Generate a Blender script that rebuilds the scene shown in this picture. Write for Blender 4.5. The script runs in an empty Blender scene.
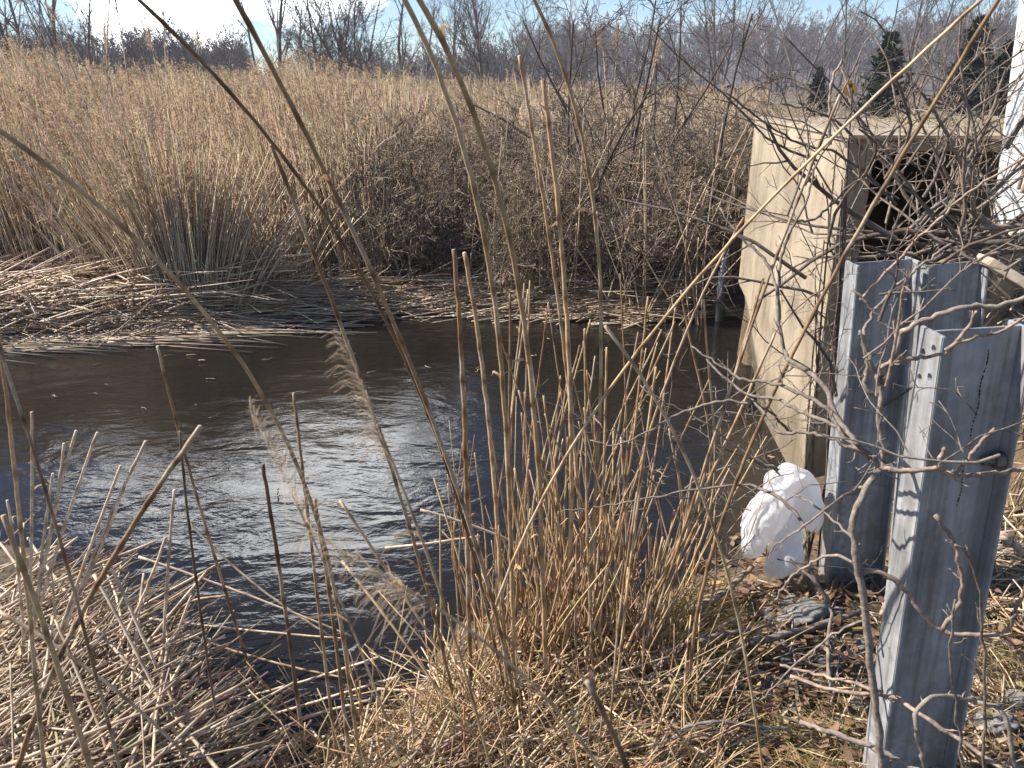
import bpy, bmesh, math, random
import numpy as np
from mathutils import Vector, Matrix, noise as mnoise

rng = np.random.default_rng(7)
random.seed(7)
scene = bpy.context.scene
col = scene.collection
R = math.radians

# ------------------------------------------------------------------ camera, sky, sun, exposure
CAM_H, PITCH, FPX = 2.0, R(20.5), 796.0
cam_data = bpy.data.cameras.new('camera')
cam_data.sensor_width = 36.0
cam_data.lens = 28.0
cam_data.clip_start = 0.02
cam_data.clip_end = 2000.0
cam_data.dof.use_dof = True
cam_data.dof.focus_distance = 4.2
cam_data.dof.aperture_fstop = 11.0
cam = bpy.data.objects.new('camera', cam_data)
cam.location = (0, 0, CAM_H)
cam.rotation_euler = (R(90) - PITCH, 0, 0)
col.objects.link(cam)
scene.camera = cam

SUN_AZ, SUN_EL = R(-80), R(42)          # azimuth clockwise from +Y (the way the camera looks)
world = bpy.data.worlds.new('World')
scene.world = world
world.use_nodes = True
wn, wl = world.node_tree.nodes, world.node_tree.links
bg = wn['Background']
sky = wn.new('ShaderNodeTexSky')
sky.sky_type = 'NISHITA'
sky.sun_disc = False
sky.sun_elevation = SUN_EL
sky.sun_rotation = SUN_AZ % (2 * math.pi)
sky.altitude = 10
sky.air_density = 1.0
sky.dust_density = 0.1
sky.ozone_density = 6.0
tc = wn.new('ShaderNodeTexCoord')
mp = wn.new('ShaderNodeMapping')
mp.inputs['Scale'].default_value = (1, 1, 2.6)
mp.inputs['Location'].default_value = (0.35, 0.2, 0.1)
wl.new(tc.outputs['Generated'], mp.inputs['Vector'])
cn = wn.new('ShaderNodeTexNoise')
cn.inputs['Scale'].default_value = 2.6
cn.inputs['Detail'].default_value = 7
cn.inputs['Roughness'].default_value = 0.55
wl.new(mp.outputs['Vector'], cn.inputs['Vector'])
dotn = wn.new('ShaderNodeVectorMath'); dotn.operation = 'DOT_PRODUCT'
ca, ce = R(-18), R(18)
dotn.inputs[1].default_value = (math.sin(ca) * math.cos(ce), math.cos(ca) * math.cos(ce), math.sin(ce))
wl.new(tc.outputs['Generated'], dotn.inputs[0])
mr = wn.new('ShaderNodeMapRange')
mr.inputs['From Min'].default_value = 0.955
mr.inputs['From Max'].default_value = 0.988
mr.inputs['To Min'].default_value = 0.0
mr.inputs['To Max'].default_value = 0.38
wl.new(dotn.outputs['Value'], mr.inputs['Value'])
addn = wn.new('ShaderNodeMath'); addn.operation = 'ADD'
wl.new(cn.outputs['Fac'], addn.inputs[0]); wl.new(mr.outputs['Result'], addn.inputs[1])
dot2 = wn.new('ShaderNodeVectorMath'); dot2.operation = 'DOT_PRODUCT'      # a small low cloud over the marsh
c2, e2 = R(-22), R(4.5)
dot2.inputs[1].default_value = (math.sin(c2) * math.cos(e2), math.cos(c2) * math.cos(e2), math.sin(e2))
wl.new(tc.outputs['Generated'], dot2.inputs[0])
mr2 = wn.new('ShaderNodeMapRange')
mr2.inputs['From Min'].default_value = 0.9935; mr2.inputs['From Max'].default_value = 0.9985; mr2.inputs['To Max'].default_value = 0.35
wl.new(dot2.outputs['Value'], mr2.inputs['Value'])
addm = wn.new('ShaderNodeMath'); addm.operation = 'MAXIMUM'
wl.new(mr.outputs['Result'], addm.inputs[0]); wl.new(mr2.outputs['Result'], addm.inputs[1]); wl.new(addm.outputs['Value'], addn.inputs[1])
cr = wn.new('ShaderNodeMapRange')
cr.inputs['From Min'].default_value = 0.60
cr.inputs['From Max'].default_value = 0.80
wl.new(addn.outputs['Value'], cr.inputs['Value'])
mixc = wn.new('ShaderNodeMix'); mixc.data_type = 'RGBA'
cloudc = wn.new('ShaderNodeMix'); cloudc.data_type = 'RGBA'      # the cloud before the camera is the brightest
cloudc.inputs['A'].default_value = (7.5, 7.7, 8.0, 1); cloudc.inputs['B'].default_value = (54, 55, 56, 1)
cm = wn.new('ShaderNodeMapRange'); cm.inputs['From Min'].default_value = 0.93; cm.inputs['From Max'].default_value = 0.97
wl.new(dotn.outputs['Value'], cm.inputs['Value']); wl.new(cm.outputs['Result'], cloudc.inputs['Factor'])
wl.new(cloudc.outputs['Result'], mixc.inputs['B'])
wl.new(cr.outputs['Result'], mixc.inputs['Factor'])
wl.new(sky.outputs['Color'], mixc.inputs['A'])
wl.new(mixc.outputs['Result'], bg.inputs['Color'])
bg.inputs['Strength'].default_value = 0.078

sun_data = bpy.data.lights.new('sun', 'SUN')
sun_data.energy = 5.0
sun_data.angle = R(0.5)
sun_data.color = (1.0, 0.94, 0.85)
sun = bpy.data.objects.new('sun', sun_data)
to_sun = Vector((math.sin(SUN_AZ) * math.cos(SUN_EL), math.cos(SUN_AZ) * math.cos(SUN_EL), math.sin(SUN_EL)))
sun.rotation_euler = to_sun.to_track_quat('Z', 'Y').to_euler()
sun.location = (-20, 5, 20)
col.objects.link(sun)

scene.view_settings.view_transform = 'Standard'
scene.view_settings.look = 'None'
scene.view_settings.gamma = 1.0
scene.view_settings.use_curve_mapping = False
scene.view_settings.exposure = 1.05
scene.render.engine = 'CYCLES'
scene.cycles.max_bounces = 6
scene.cycles.transparent_max_bounces = 6
scene.cycles.use_adaptive_sampling = True
scene.cycles.use_denoising = True

# ------------------------------------------------------------------ projection helpers
SP, CP = math.sin(PITCH), math.cos(PITCH)
def ray(px, py):
    u, v = (px - 512) / FPX, (384 - py) / FPX
    return Vector((u, v * SP + CP, v * CP - SP))
def P(px, py, Y):
    """the point seen at a pixel, Y metres ahead of the camera along the ground"""
    d = ray(px, py)
    return Vector((0, 0, CAM_H)) + d * (Y / d.y)
def G(px, py, z=0.0):
    d = ray(px, py)
    return Vector((0, 0, CAM_H)) + d * ((z - CAM_H) / d.z)

# ------------------------------------------------------------------ mesh helpers
class MB:
    """collects tubes, ribbons and polygons and links them as ONE mesh object"""
    def __init__(self):
        self.V, self.C, self.F4, self.F3, self.n = [], [], [], [], 0
    def add(self, V, F, C):
        V = np.asarray(V, dtype=np.float64).reshape(-1, 3)
        F = np.asarray(F, dtype=np.int64)
        C = np.asarray(C, dtype=np.float64)
        if C.ndim == 1:
            C = np.broadcast_to(C, (len(V), 3))
        self.V.append(V); self.C.append(C.reshape(-1, 3))
        if F.shape[1] == 4: self.F4.append(F + self.n)
        else: self.F3.append(F + self.n)
        self.n += len(V)
    def tubes(self, PT, RD, C, S=4):
        """PT (N,K,3) centre lines, RD (N,K) radii, C (3,) / (N,3) / (N,K,3)"""
        PT = np.asarray(PT, float); N, K, _ = PT.shape
        RD = np.broadcast_to(np.asarray(RD, float), (N, K))
        T = np.gradient(PT, axis=1)
        T /= np.linalg.norm(T, axis=2, keepdims=True) + 1e-9
        mean = T.mean(axis=1)
        ref = np.where(np.abs(mean[:, 2:3]) < 0.8, np.array([[0, 0, 1.0]]), np.array([[0, 1.0, 0]]))
        U = np.cross(T, ref[:, None, :]); U /= np.linalg.norm(U, axis=2, keepdims=True) + 1e-9
        W = np.cross(T, U)
        a = np.arange(S) * 2 * np.pi / S
        ring = PT[:, :, None, :] + RD[:, :, None, None] * (np.cos(a)[None, None, :, None] * U[:, :, None, :] + np.sin(a)[None, None, :, None] * W[:, :, None, :])
        i = np.arange(N)[:, None, None] * K * S + np.arange(K - 1)[None, :, None] * S
        s = np.arange(S)[None, None, :]; s2 = (s + 1) % S
        F = np.stack([i + s, i + s2, i + S + s2, i + S + s], axis=-1).reshape(-1, 4)
        C = np.asarray(C, float)
        if C.ndim == 1: C = np.broadcast_to(C, (N, 3))
        if C.ndim == 2: C = np.broadcast_to(C[:, None, :], (N, K, 3))
        CC = np.broadcast_to(C[:, :, None, :], (N, K, S, 3))
        self.add(ring, F, CC)
        if S >= 4:      # close the tips
            for k, flip in ((0, True), (K - 1, False)):
                base = np.arange(N)[:, None] * K * S + k * S + np.arange(S)[None, :]
                if S == 4:
                    f = base[:, ::-1] if flip else base
                    self.F4.append(f + self.n - N * K * S)
                elif S == 6:
                    b = base[:, ::-1] if flip else base
                    self.F4.append(b[:, [0, 1, 2, 3]] + self.n - N * K * S)
                    self.F4.append(b[:, [0, 3, 4, 5]] + self.n - N * K * S)
    def ribbons(self, PT, WD, C, side=None):
        PT = np.asarray(PT, float); N, K, _ = PT.shape
        WD = np.broadcast_to(np.asarray(WD, float), (N, K))
        T = np.gradient(PT, axis=1); T /= np.linalg.norm(T, axis=2, keepdims=True) + 1e-9
        if side is None:
            side = rng.normal(size=(N, 3))
        S_ = side[:, None, :] - (side[:, None, :] * T).sum(-1, keepdims=True) * T
        S_ /= np.linalg.norm(S_, axis=2, keepdims=True) + 1e-9
        V = np.stack([PT - S_ * WD[..., None] / 2, PT + S_ * WD[..., None] / 2], axis=2)
        i = np.arange(N)[:, None] * K * 2 + np.arange(K - 1)[None, :] * 2
        F = np.stack([i, i + 1, i + 3, i + 2], axis=-1).reshape(-1, 4)
        C = np.asarray(C, float)
        if C.ndim == 1: C = np.broadcast_to(C, (N, 3))
        if C.ndim == 2: C = np.broadcast_to(C[:, None, :], (N, K, 3))
        self.add(V, F, np.broadcast_to(C[:, :, None, :], (N, K, 2, 3)))
    def mesh(self, name, mat, smooth=True):
        me = bpy.data.meshes.new(name)
        V = np.concatenate(self.V); C = np.concatenate(self.C)
        F4 = np.concatenate(self.F4) if self.F4 else np.zeros((0, 4), np.int64)
        F3 = np.concatenate(self.F3) if self.F3 else np.zeros((0, 3), np.int64)
        me.vertices.add(len(V)); me.vertices.foreach_set('co', V.astype(np.float32).ravel())
        li = np.concatenate([F4.ravel(), F3.ravel()]).astype(np.int32)
        me.loops.add(len(li)); me.loops.foreach_set('vertex_index', li)
        st = np.concatenate([np.arange(len(F4)) * 4, len(F4) * 4 + np.arange(len(F3)) * 3]).astype(np.int32)
        me.polygons.add(len(st)); me.polygons.foreach_set('loop_start', st)
        me.polygons.foreach_set('use_smooth', np.full(len(st), smooth, dtype=bool))
        at = me.attributes.new('col', 'FLOAT_COLOR', 'POINT')
        rgba = np.ones((len(V), 4), np.float32); rgba[:, :3] = np.clip(C, 0, 1)
        at.data.foreach_set('color', rgba.ravel())
        me.materials.append(mat)
        me.update(); me.validate()
        return me
    def build(self, name, mat, parent=None, smooth=True):
        return link(name, self.mesh(name, mat, smooth), parent)

def link(name, me, parent=None):
    o = bpy.data.objects.new(name, me)
    col.objects.link(o)
    if parent is not None:
        o.parent = parent
        o.matrix_parent_inverse = Matrix.Identity(4)
        o.location = -Vector(parent.location) if parent.get('world_coords') else (0, 0, 0)
    return o
def tag(o, label=None, cat=None, group=None, kind=None):
    if label: o['label'] = label
    if cat: o['category'] = cat
    if group: o['group'] = group
    if kind: o['kind'] = kind
    return o
def thing(name, loc, label, cat, group=None, world_coords=True):
    """an Empty at the thing's base; parts are written in world coordinates unless told otherwise"""
    o = bpy.data.objects.new(name, None)
    o.location = loc
    o.empty_display_size = 0.1
    col.objects.link(o)
    tag(o, label, cat, group)
    if world_coords: o['world_coords'] = 1
    return o
def bm_obj(name, bm, mat, parent=None, smooth=False):
    me = bpy.data.meshes.new(name)
    bmesh.ops.recalc_face_normals(bm, faces=bm.faces)
    bm.to_mesh(me); bm.free()
    if smooth: me.polygons.foreach_set('use_smooth', np.ones(len(me.polygons), bool))
    me.materials.append(mat)
    return link(name, me, parent)
def prism(pts, off, bevel=0.0, segs=1):
    """polygon pts (3-D, in order) swept along the vector off"""
    bm = bmesh.new()
    a = [bm.verts.new(p) for p in pts]
    b = [bm.verts.new(Vector(p) + Vector(off)) for p in pts]
    n = len(pts)
    bm.faces.new(a[::-1]); bm.faces.new(b)
    for i in range(n):
        bm.faces.new((a[i], a[(i + 1) % n], b[(i + 1) % n], b[i]))
    if bevel: bmesh.ops.bevel(bm, geom=bm.edges[:], offset=bevel, segments=segs, affect='EDGES', clamp_overlap=True)
    return bm
def catmull(pts, n):
    pts = np.asarray([tuple(p) for p in pts], float)
    if len(pts) == 2:
        t = np.linspace(0, 1, n)[:, None]
        return pts[0] * (1 - t) + pts[1] * t
    Q = np.vstack([2 * pts[0] - pts[1], pts, 2 * pts[-1] - pts[-2]])
    seg = np.linalg.norm(np.diff(pts, axis=0), axis=1); cum = np.concatenate([[0], np.cumsum(seg)]); cum /= cum[-1]
    out = []
    for t in np.linspace(0, 1, n):
        k = min(int(np.searchsorted(cum, t, side='right') - 1), len(pts) - 2)
        f = (t - cum[k]) / max(cum[k + 1] - cum[k], 1e-9)
        p0, p1, p2, p3 = Q[k], Q[k + 1], Q[k + 2], Q[k + 3]
        out.append(0.5 * ((2 * p1) + (-p0 + p2) * f + (2 * p0 - 5 * p1 + 4 * p2 - p3) * f * f + (-p0 + 3 * p1 - 3 * p2 + p3) * f ** 3))
    return np.array(out)
def sstep(a, b, x):
    t = np.clip((np.asarray(x, float) - a) / (b - a), 0, 1)
    return t * t * (3 - 2 * t)

# ------------------------------------------------------------------ materials
def new_mat(name):
    m = bpy.data.materials.new(name); m.use_nodes = True
    nt = m.node_tree
    return m, nt.nodes, nt.links, nt.nodes['Principled BSDF']
def ramp(n, stops):
    r = n.new('ShaderNodeValToRGB')
    e = r.color_ramp.elements
    while len(e) < len(stops): e.new(0.5)
    for k, (p, c) in enumerate(stops):
        e[k].position = p; e[k].color = (*c, 1)
    return r
def noise_tex(n, l, scale, detail=4, rough=0.55, vec=None, dist=0.0):
    t = n.new('ShaderNodeTexNoise')
    t.inputs['Scale'].default_value = scale; t.inputs['Detail'].default_value = detail
    t.inputs['Roughness'].default_value = rough; t.inputs['Distortion'].default_value = dist
    if vec is not None: l.new(vec, t.inputs['Vector'])
    return t
def bump(n, l, height, strength, dist, prev=None):
    b = n.new('ShaderNodeBump')
    b.inputs['Strength'].default_value = strength; b.inputs['Distance'].default_value = dist
    l.new(height, b.inputs['Height'])
    if prev is not None: l.new(prev, b.inputs['Normal'])
    return b
def mul_mix(n, l, a, b, fac=1.0, mode='MULTIPLY'):
    m = n.new('ShaderNodeMix'); m.data_type = 'RGBA'; m.blend_type = mode
    if isinstance(fac, (int, float)): m.inputs['Factor'].default_value = fac
    else: l.new(fac, m.inputs['Factor'])
    for s, v in (('A', a), ('B', b)):
        if isinstance(v, tuple): m.inputs[s].default_value = (*v, 1)
        else: l.new(v, m.inputs[s])
    return m.outputs['Result']

def plant_mat(name, rough=0.6, trans=0.0, nscale=60, contrast=0.5, spec=0.3, bumpd=0.0):
    m, n, l, b = new_mat(name)
    at = n.new('ShaderNodeAttribute'); at.attribute_name = 'col'
    tcn = n.new('ShaderNodeTexCoord')
    nz = noise_tex(n, l, nscale, 3, 0.6, tcn.outputs['Object'])
    rp = ramp(n, [(0.3, (1 - contrast,) * 3), (0.7, (1 + 0.25 * contrast,) * 3)])
    l.new(nz.outputs['Fac'], rp.inputs['Fac'])
    c = mul_mix(n, l, at.outputs['Color'], rp.outputs['Color'])
    l.new(c, b.inputs['Base Color'])
    b.inputs['Roughness'].default_value = rough
    b.inputs['Specular IOR Level'].default_value = spec
    if bumpd:
        bp = bump(n, l, nz.outputs['Fac'], 0.6, bumpd); l.new(bp.outputs['Normal'], b.inputs['Normal'])
    if trans > 0:
        tr = n.new('ShaderNodeBsdfTranslucent'); l.new(c, tr.inputs['Color'])
        mx = n.new('ShaderNodeMixShader'); mx.inputs['Fac'].default_value = trans
        l.new(b.outputs['BSDF'], mx.inputs[1]); l.new(tr.outputs['BSDF'], mx.inputs[2])
        l.new(mx.outputs['Shader'], n['Material Output'].inputs['Surface'])
    return m
M_REED = plant_mat('reed_straw', 0.5, 0.0, 90, 0.35, 0.35)
M_LEAF = plant_mat('dry_leaf', 0.65, 0.3, 70, 0.35, 0.2)
M_BARK = plant_mat('bark', 0.8, 0.0, 70, 0.55, 0.2, 0.004)
M_TREE = plant_mat('tree_bark', 0.85, 0.0, 3, 0.4, 0.15)
M_FUZZ = plant_mat('seed_plume', 0.8, 0.35, 40, 0.3, 0.1)
M_NEEDLE = plant_mat('needles', 0.7, 0.1, 3, 0.5, 0.2)

def ground_mat():
    m, n, l, b = new_mat('marsh_soil')
    tcn = n.new('ShaderNodeTexCoord')
    n1 = noise_tex(n, l, 1.6, 8, 0.62, tcn.outputs['Object'])
    n2 = noise_tex(n, l, 28, 6, 0.7, tcn.outputs['Object'])
    r1 = ramp(n, [(0.32, (0.05, 0.038, 0.026)), (0.5, (0.12, 0.09, 0.058)), (0.68, (0.22, 0.165, 0.1))])
    l.new(n1.outputs['Fac'], r1.inputs['Fac'])
    r2 = ramp(n, [(0.35, (0.45, 0.43, 0.4)), (0.65, (1.3, 1.2, 1.1))])
    l.new(n2.outputs['Fac'], r2.inputs['Fac'])
    c = mul_mix(n, l, r1.outputs['Color'], r2.outputs['Color'])
    # olive dry turf on the road side (a turf patch fixed to the ground)
    sx = n.new('ShaderNodeSeparateXYZ'); l.new(tcn.outputs['Object'], sx.inputs[0])
    mr_ = n.new('ShaderNodeMapRange'); mr_.inputs['From Min'].default_value = 1.25; mr_.inputs['From Max'].default_value = 1.5
    l.new(sx.outputs['Z'], mr_.inputs['Value'])
    r3 = ramp(n, [(0.3, (0.14, 0.125, 0.06)), (0.55, (0.24, 0.2, 0.11)), (0.75, (0.36, 0.28, 0.17))])
    l.new(n2.outputs['Fac'], r3.inputs['Fac'])
    c = mul_mix(n, l, c, r3.outputs['Color'], mr_.outputs['Result'], 'MIX')
    l.new(c, b.inputs['Base Color'])
    b.inputs['Roughness'].default_value = 0.9
    bp = bump(n, l, n2.outputs['Fac'], 0.8, 0.03); l.new(bp.outputs['Normal'], b.inputs['Normal'])
    return m
def water_mat():
    m, n, l, b = new_mat('creek_water')
    tcn = n.new('ShaderNodeTexCoord')
    mpn = n.new('ShaderNodeMapping'); mpn.inputs['Rotation'].default_value = (0, 0, R(14)); mpn.inputs['Scale'].default_value = (1.0, 1.7, 1)
    l.new(tcn.outputs['Object'], mpn.inputs['Vector'])
    n1 = noise_tex(n, l, 1.3, 3, 0.5, mpn.outputs['Vector'], 1.2)
    n2 = noise_tex(n, l, 4.2, 4, 0.55, mpn.outputs['Vector'], 0.8)
    n3 = noise_tex(n, l, 26.0, 3, 0.5, mpn.outputs['Vector'], 0.4)
    # calm and ruffled patches
    pm = noise_tex(n, l, 0.55, 3, 0.5, mpn.outputs['Vector'], 1.5)
    pr = n.new('ShaderNodeMapRange'); pr.inputs['From Min'].default_value = 0.38; pr.inputs['From Max'].default_value = 0.62
    pr.inputs['To Min'].default_value = 0.18; pr.inputs['To Max'].default_value = 0.5
    l.new(pm.outputs['Fac'], pr.inputs['Value'])
    b1 = bump(n, l, n1.outputs['Fac'], 0.35, 0.045)
    b2 = bump(n, l, n2.outputs['Fac'], 0.3, 0.016, b1.outputs['Normal'])
    b3 = bump(n, l, n3.outputs['Fac'], 0.3, 0.0025, b2.outputs['Normal'])
    l.new(pr.outputs['Result'], b2.inputs['Strength']); l.new(pr.outputs['Result'], b3.inputs['Strength'])
    l.new(b3.outputs['Normal'], b.inputs['Normal'])
    b.inputs['Base Color'].default_value = (0.012, 0.010, 0.008, 1)
    b.inputs['Roughness'].default_value = 0.06
    b.inputs['IOR'].default_value = 1.33
    return m
def concrete_mat():
    m, n, l, b = new_mat('weathered_concrete')
    tcn = n.new('ShaderNodeTexCoord')
    mpn = n.new('ShaderNodeMapping'); mpn.inputs['Scale'].default_value = (9, 9, 0.7)
    l.new(tcn.outputs['Object'], mpn.inputs['Vector'])
    streak = noise_tex(n, l, 1.0, 5, 0.6, mpn.outputs['Vector'])
    blot = noise_tex(n, l, 2.2, 6, 0.6, tcn.outputs['Object'])
    fine = noise_tex(n, l, 60, 5, 0.7, tcn.outputs['Object'])
    r1 = ramp(n, [(0.3, (0.22, 0.17, 0.115)), (0.48, (0.325, 0.26, 0.178)), (0.66, (0.40, 0.33, 0.235))])
    l.new(blot.outputs['Fac'], r1.inputs['Fac'])
    r2 = ramp(n, [(0.36, (0.40, 0.38, 0.36)), (0.55, (1, 1, 1))])
    l.new(streak.outputs['Fac'], r2.inputs['Fac'])
    r3 = ramp(n, [(0.3, (0.8, 0.8, 0.8)), (0.6, (1.05, 1.05, 1.05))])
    l.new(fine.outputs['Fac'], r3.inputs['Fac'])
    c = mul_mix(n, l, mul_mix(n, l, r1.outputs['Color'], r2.outputs['Color'], 0.42), r3.outputs['Color'])
    sx = n.new('ShaderNodeSeparateXYZ'); l.new(tcn.outputs['Object'], sx.inputs[0])
    wob = n.new('ShaderNodeMath'); wob.operation = 'MULTIPLY_ADD'; wob.inputs[1].default_value = 0.35
    l.new(blot.outputs['Fac'], wob.inputs[0]); l.new(sx.outputs['Z'], wob.inputs[2])
    wl_ = n.new('ShaderNodeMapRange'); wl_.inputs['From Min'].default_value = 0.52; wl_.inputs['From Max'].default_value = 0.36; wl_.inputs['To Max'].default_value = 0.7
    l.new(wob.outputs['Value'], wl_.inputs['Value'])
    c = mul_mix(n, l, c, (0.42, 0.40, 0.33), wl_.outputs['Result'])
    # hairline cracks and shutter joints
    ck = n.new('ShaderNodeTexVoronoi'); ck.feature = 'DISTANCE_TO_EDGE'; ck.inputs['Scale'].default_value = 1.5
    cw = noise_tex(n, l, 5, 4, 0.6, tcn.outputs['Object']); cv = mul_mix(n, l, tcn.outputs['Object'], cw.outputs['Color'], 0.12, 'ADD')
    l.new(cv, ck.inputs['Vector'])
    cm_ = n.new('ShaderNodeMapRange'); cm_.inputs['From Min'].default_value = 0.0; cm_.inputs['From Max'].default_value = 0.006; cm_.inputs['To Min'].default_value = 0.5; cm_.inputs['To Max'].default_value = 0.0
    l.new(ck.outputs['Distance'], cm_.inputs['Value'])
    c = mul_mix(n, l, c, (0.3, 0.27, 0.23), cm_.outputs['Result'])
    pv_ = n.new('ShaderNodeTexVoronoi'); pv_.inputs['Scale'].default_value = 38; l.new(tcn.outputs['Object'], pv_.inputs['Vector'])
    pm_ = n.new('ShaderNodeMapRange'); pm_.inputs['From Min'].default_value = 0.10; pm_.inputs['From Max'].default_value = 0.20; pm_.inputs['To Min'].default_value = 0.45; pm_.inputs['To Max'].default_value = 0.0
    l.new(pv_.outputs['Distance'], pm_.inputs['Value'])
    c = mul_mix(n, l, c, (0.4, 0.37, 0.32), pm_.outputs['Result'])
    l.new(c, b.inputs['Base Color'])
    b.inputs['Roughness'].default_value = 0.88
    bp = bump(n, l, fine.outputs['Fac'], 0.5, 0.006)
    bp2 = bump(n, l, streak.outputs['Fac'], 0.25, 0.01, bp.outputs['Normal'])
    l.new(bp2.outputs['Normal'], b.inputs['Normal'])
    return m
def galv_mat():
    m, n, l, b = new_mat('galvanised_steel')
    tcn = n.new('ShaderNodeTexCoord')
    vo = n.new('ShaderNodeTexVoronoi'); vo.inputs['Scale'].default_value = 55
    l.new(tcn.outputs['Object'], vo.inputs['Vector'])
    nz = noise_tex(n, l, 7, 6, 0.6, tcn.outputs['Object'])
    mpn = n.new('ShaderNodeMapping'); mpn.inputs['Scale'].default_value = (30, 30, 1.2)
    l.new(tcn.outputs['Object'], mpn.inputs['Vector'])
    st = noise_tex(n, l, 1, 4, 0.6, mpn.outputs['Vector'])
    r1 = ramp(n, [(0.3, (0.235, 0.235, 0.24)), (0.5, (0.32, 0.322, 0.328)), (0.72, (0.47, 0.472, 0.475))])
    l.new(nz.outputs['Fac'], r1.inputs['Fac'])
    r2 = ramp(n, [(0.0, (0.9, 0.9, 0.9)), (1.0, (1.08, 1.08, 1.08))])
    l.new(vo.outputs['Color'], r2.inputs['Fac'])
    r3 = ramp(n, [(0.36, (0.62, 0.6, 0.57)), (0.55, (1, 1, 1))])
    l.new(st.outputs['Fac'], r3.inputs['Fac'])
    c = mul_mix(n, l, mul_mix(n, l, r1.outputs['Color'], r2.outputs['Color']), r3.outputs['Color'])
    mud = noise_tex(n, l, 16, 7, 0.7, tcn.outputs['Object'], 0.6)
    mm = n.new('ShaderNodeMapRange'); mm.inputs['From Min'].default_value = 0.58; mm.inputs['From Max'].default_value = 0.74; mm.inputs['To Max'].default_value = 0.65
    sz = n.new('ShaderNodeSeparateXYZ'); l.new(tcn.outputs['Object'], sz.inputs[0])
    sm = n.new('ShaderNodeMapRange'); sm.inputs['From Min'].default_value = 0.75; sm.inputs['From Max'].default_value = 0.35; sm.inputs['To Max'].default_value = 0.2
    l.new(sz.outputs['Z'], sm.inputs['Value'])
    ad = n.new('ShaderNodeMath'); ad.operation = 'ADD'; l.new(mud.outputs['Fac'], ad.inputs[0]); l.new(sm.outputs['Result'], ad.inputs[1])
    l.new(ad.outputs['Value'], mm.inputs['Value'])
    c = mul_mix(n, l, c, (0.2, 0.165, 0.125), mm.outputs['Result'], 'MIX')
    l.new(c, b.inputs['Base Color'])
    b.inputs['Metallic'].default_value = 0.1
    b.inputs['Specular IOR Level'].default_value = 0.35
    rr = ramp(n, [(0.3, (0.42,) * 3), (0.7, (0.62,) * 3)]); l.new(nz.outputs['Fac'], rr.inputs['Fac'])
    l.new(rr.outputs['Color'], b.inputs['Roughness'])
    return m
def simple_mat(name, c, rough=0.7, metal=0.0, var=0.3, scale=12, bumpd=0.0, spec=0.4):
    m, n, l, b = new_mat(name)
    tcn = n.new('ShaderNodeTexCoord')
    nz = noise_tex(n, l, scale, 6, 0.62, tcn.outputs['Object'])
    r = ramp(n, [(0.3, tuple(v * (1 - var) for v in c)), (0.7, tuple(min(1, v * (1 + var)) for v in c))])
    l.new(nz.outputs['Fac'], r.inputs['Fac']); l.new(r.outputs['Color'], b.inputs['Base Color'])
    b.inputs['Roughness'].default_value = rough; b.inputs['Metallic'].default_value = metal
    b.inputs['Specular IOR Level'].default_value = spec
    if bumpd:
        bp = bump(n, l, nz.outputs['Fac'], 0.8, bumpd); l.new(bp.outputs['Normal'], b.inputs['Normal'])
    return m
def bag_mat():
    m, n, l, b = new_mat('thin_white_plastic')
    tcn = n.new('ShaderNodeTexCoord')
    nz = noise_tex(n, l, 30, 5, 0.6, tcn.outputs['Object'], 1.5)
    b.inputs['Base Color'].default_value = (0.88, 0.86, 0.85, 1)
    b.inputs['Roughness'].default_value = 0.32
    bp = bump(n, l, nz.outputs['Fac'], 0.3, 0.006); l.new(bp.outputs['Normal'], b.inputs['Normal'])
    tr = n.new('ShaderNodeBsdfTranslucent'); tr.inputs['Color'].default_value = (0.94, 0.90, 0.88, 1)
    mx = n.new('ShaderNodeMixShader'); mx.inputs['Fac'].default_value = 0.42
    l.new(b.outputs['BSDF'], mx.inputs[1]); l.new(tr.outputs['BSDF'], mx.inputs[2])
    l.new(mx.outputs['Shader'], n['Material Output'].inputs['Surface'])
    return m
M_GROUND, M_WATER, M_CONC, M_GALV, M_BAG = ground_mat(), water_mat(), concrete_mat(), galv_mat(), bag_mat()
M_DARKSTEEL = simple_mat('dark_steel', (0.10, 0.11, 0.125), 0.5, 0.6, 0.4, 30)
M_BOLT = simple_mat('dull_bolt_steel', (0.16, 0.15, 0.13), 0.55, 0.5, 0.45, 60)
M_WHITE = simple_mat('white_paint', (0.82, 0.81, 0.79), 0.5, 0, 0.06, 5)
M_YELLOW = simple_mat('yellow_sign_sheeting', (0.85, 0.42, 0.02), 0.5, 0, 0.08, 5)
M_BLACK = simple_mat('black_paint', (0.02, 0.02, 0.02), 0.5, 0, 0.1, 5)
M_ORANGE = simple_mat('amber_reflector', (0.8, 0.33, 0.05), 0.35, 0, 0.1, 5)
M_ROCK = simple_mat('grey_rubble', (0.19, 0.18, 0.165), 0.95, 0, 0.6, 9, 0.003, 0.15)
M_PALEROCK = simple_mat('pale_stone', (0.42, 0.38, 0.33), 0.9, 0, 0.4, 14, 0.012)
M_WOOD = simple_mat('weathered_wood', (0.36, 0.29, 0.22), 0.8, 0, 0.35, 25, 0.004)
M_SHED = simple_mat('shed_wall', (0.16, 0.18, 0.22), 0.8, 0, 0.15, 3)
M_ROOF = simple_mat('shed_roof', (0.04, 0.042, 0.05), 0.8, 0, 0.2, 3)
M_HILL = simple_mat('wooded_hill', (0.085, 0.07, 0.065), 1.0, 0, 0.5, 0.15)
M_ASPHALT = simple_mat('asphalt', (0.06, 0.06, 0.06), 0.9, 0, 0.3, 8)

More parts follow.
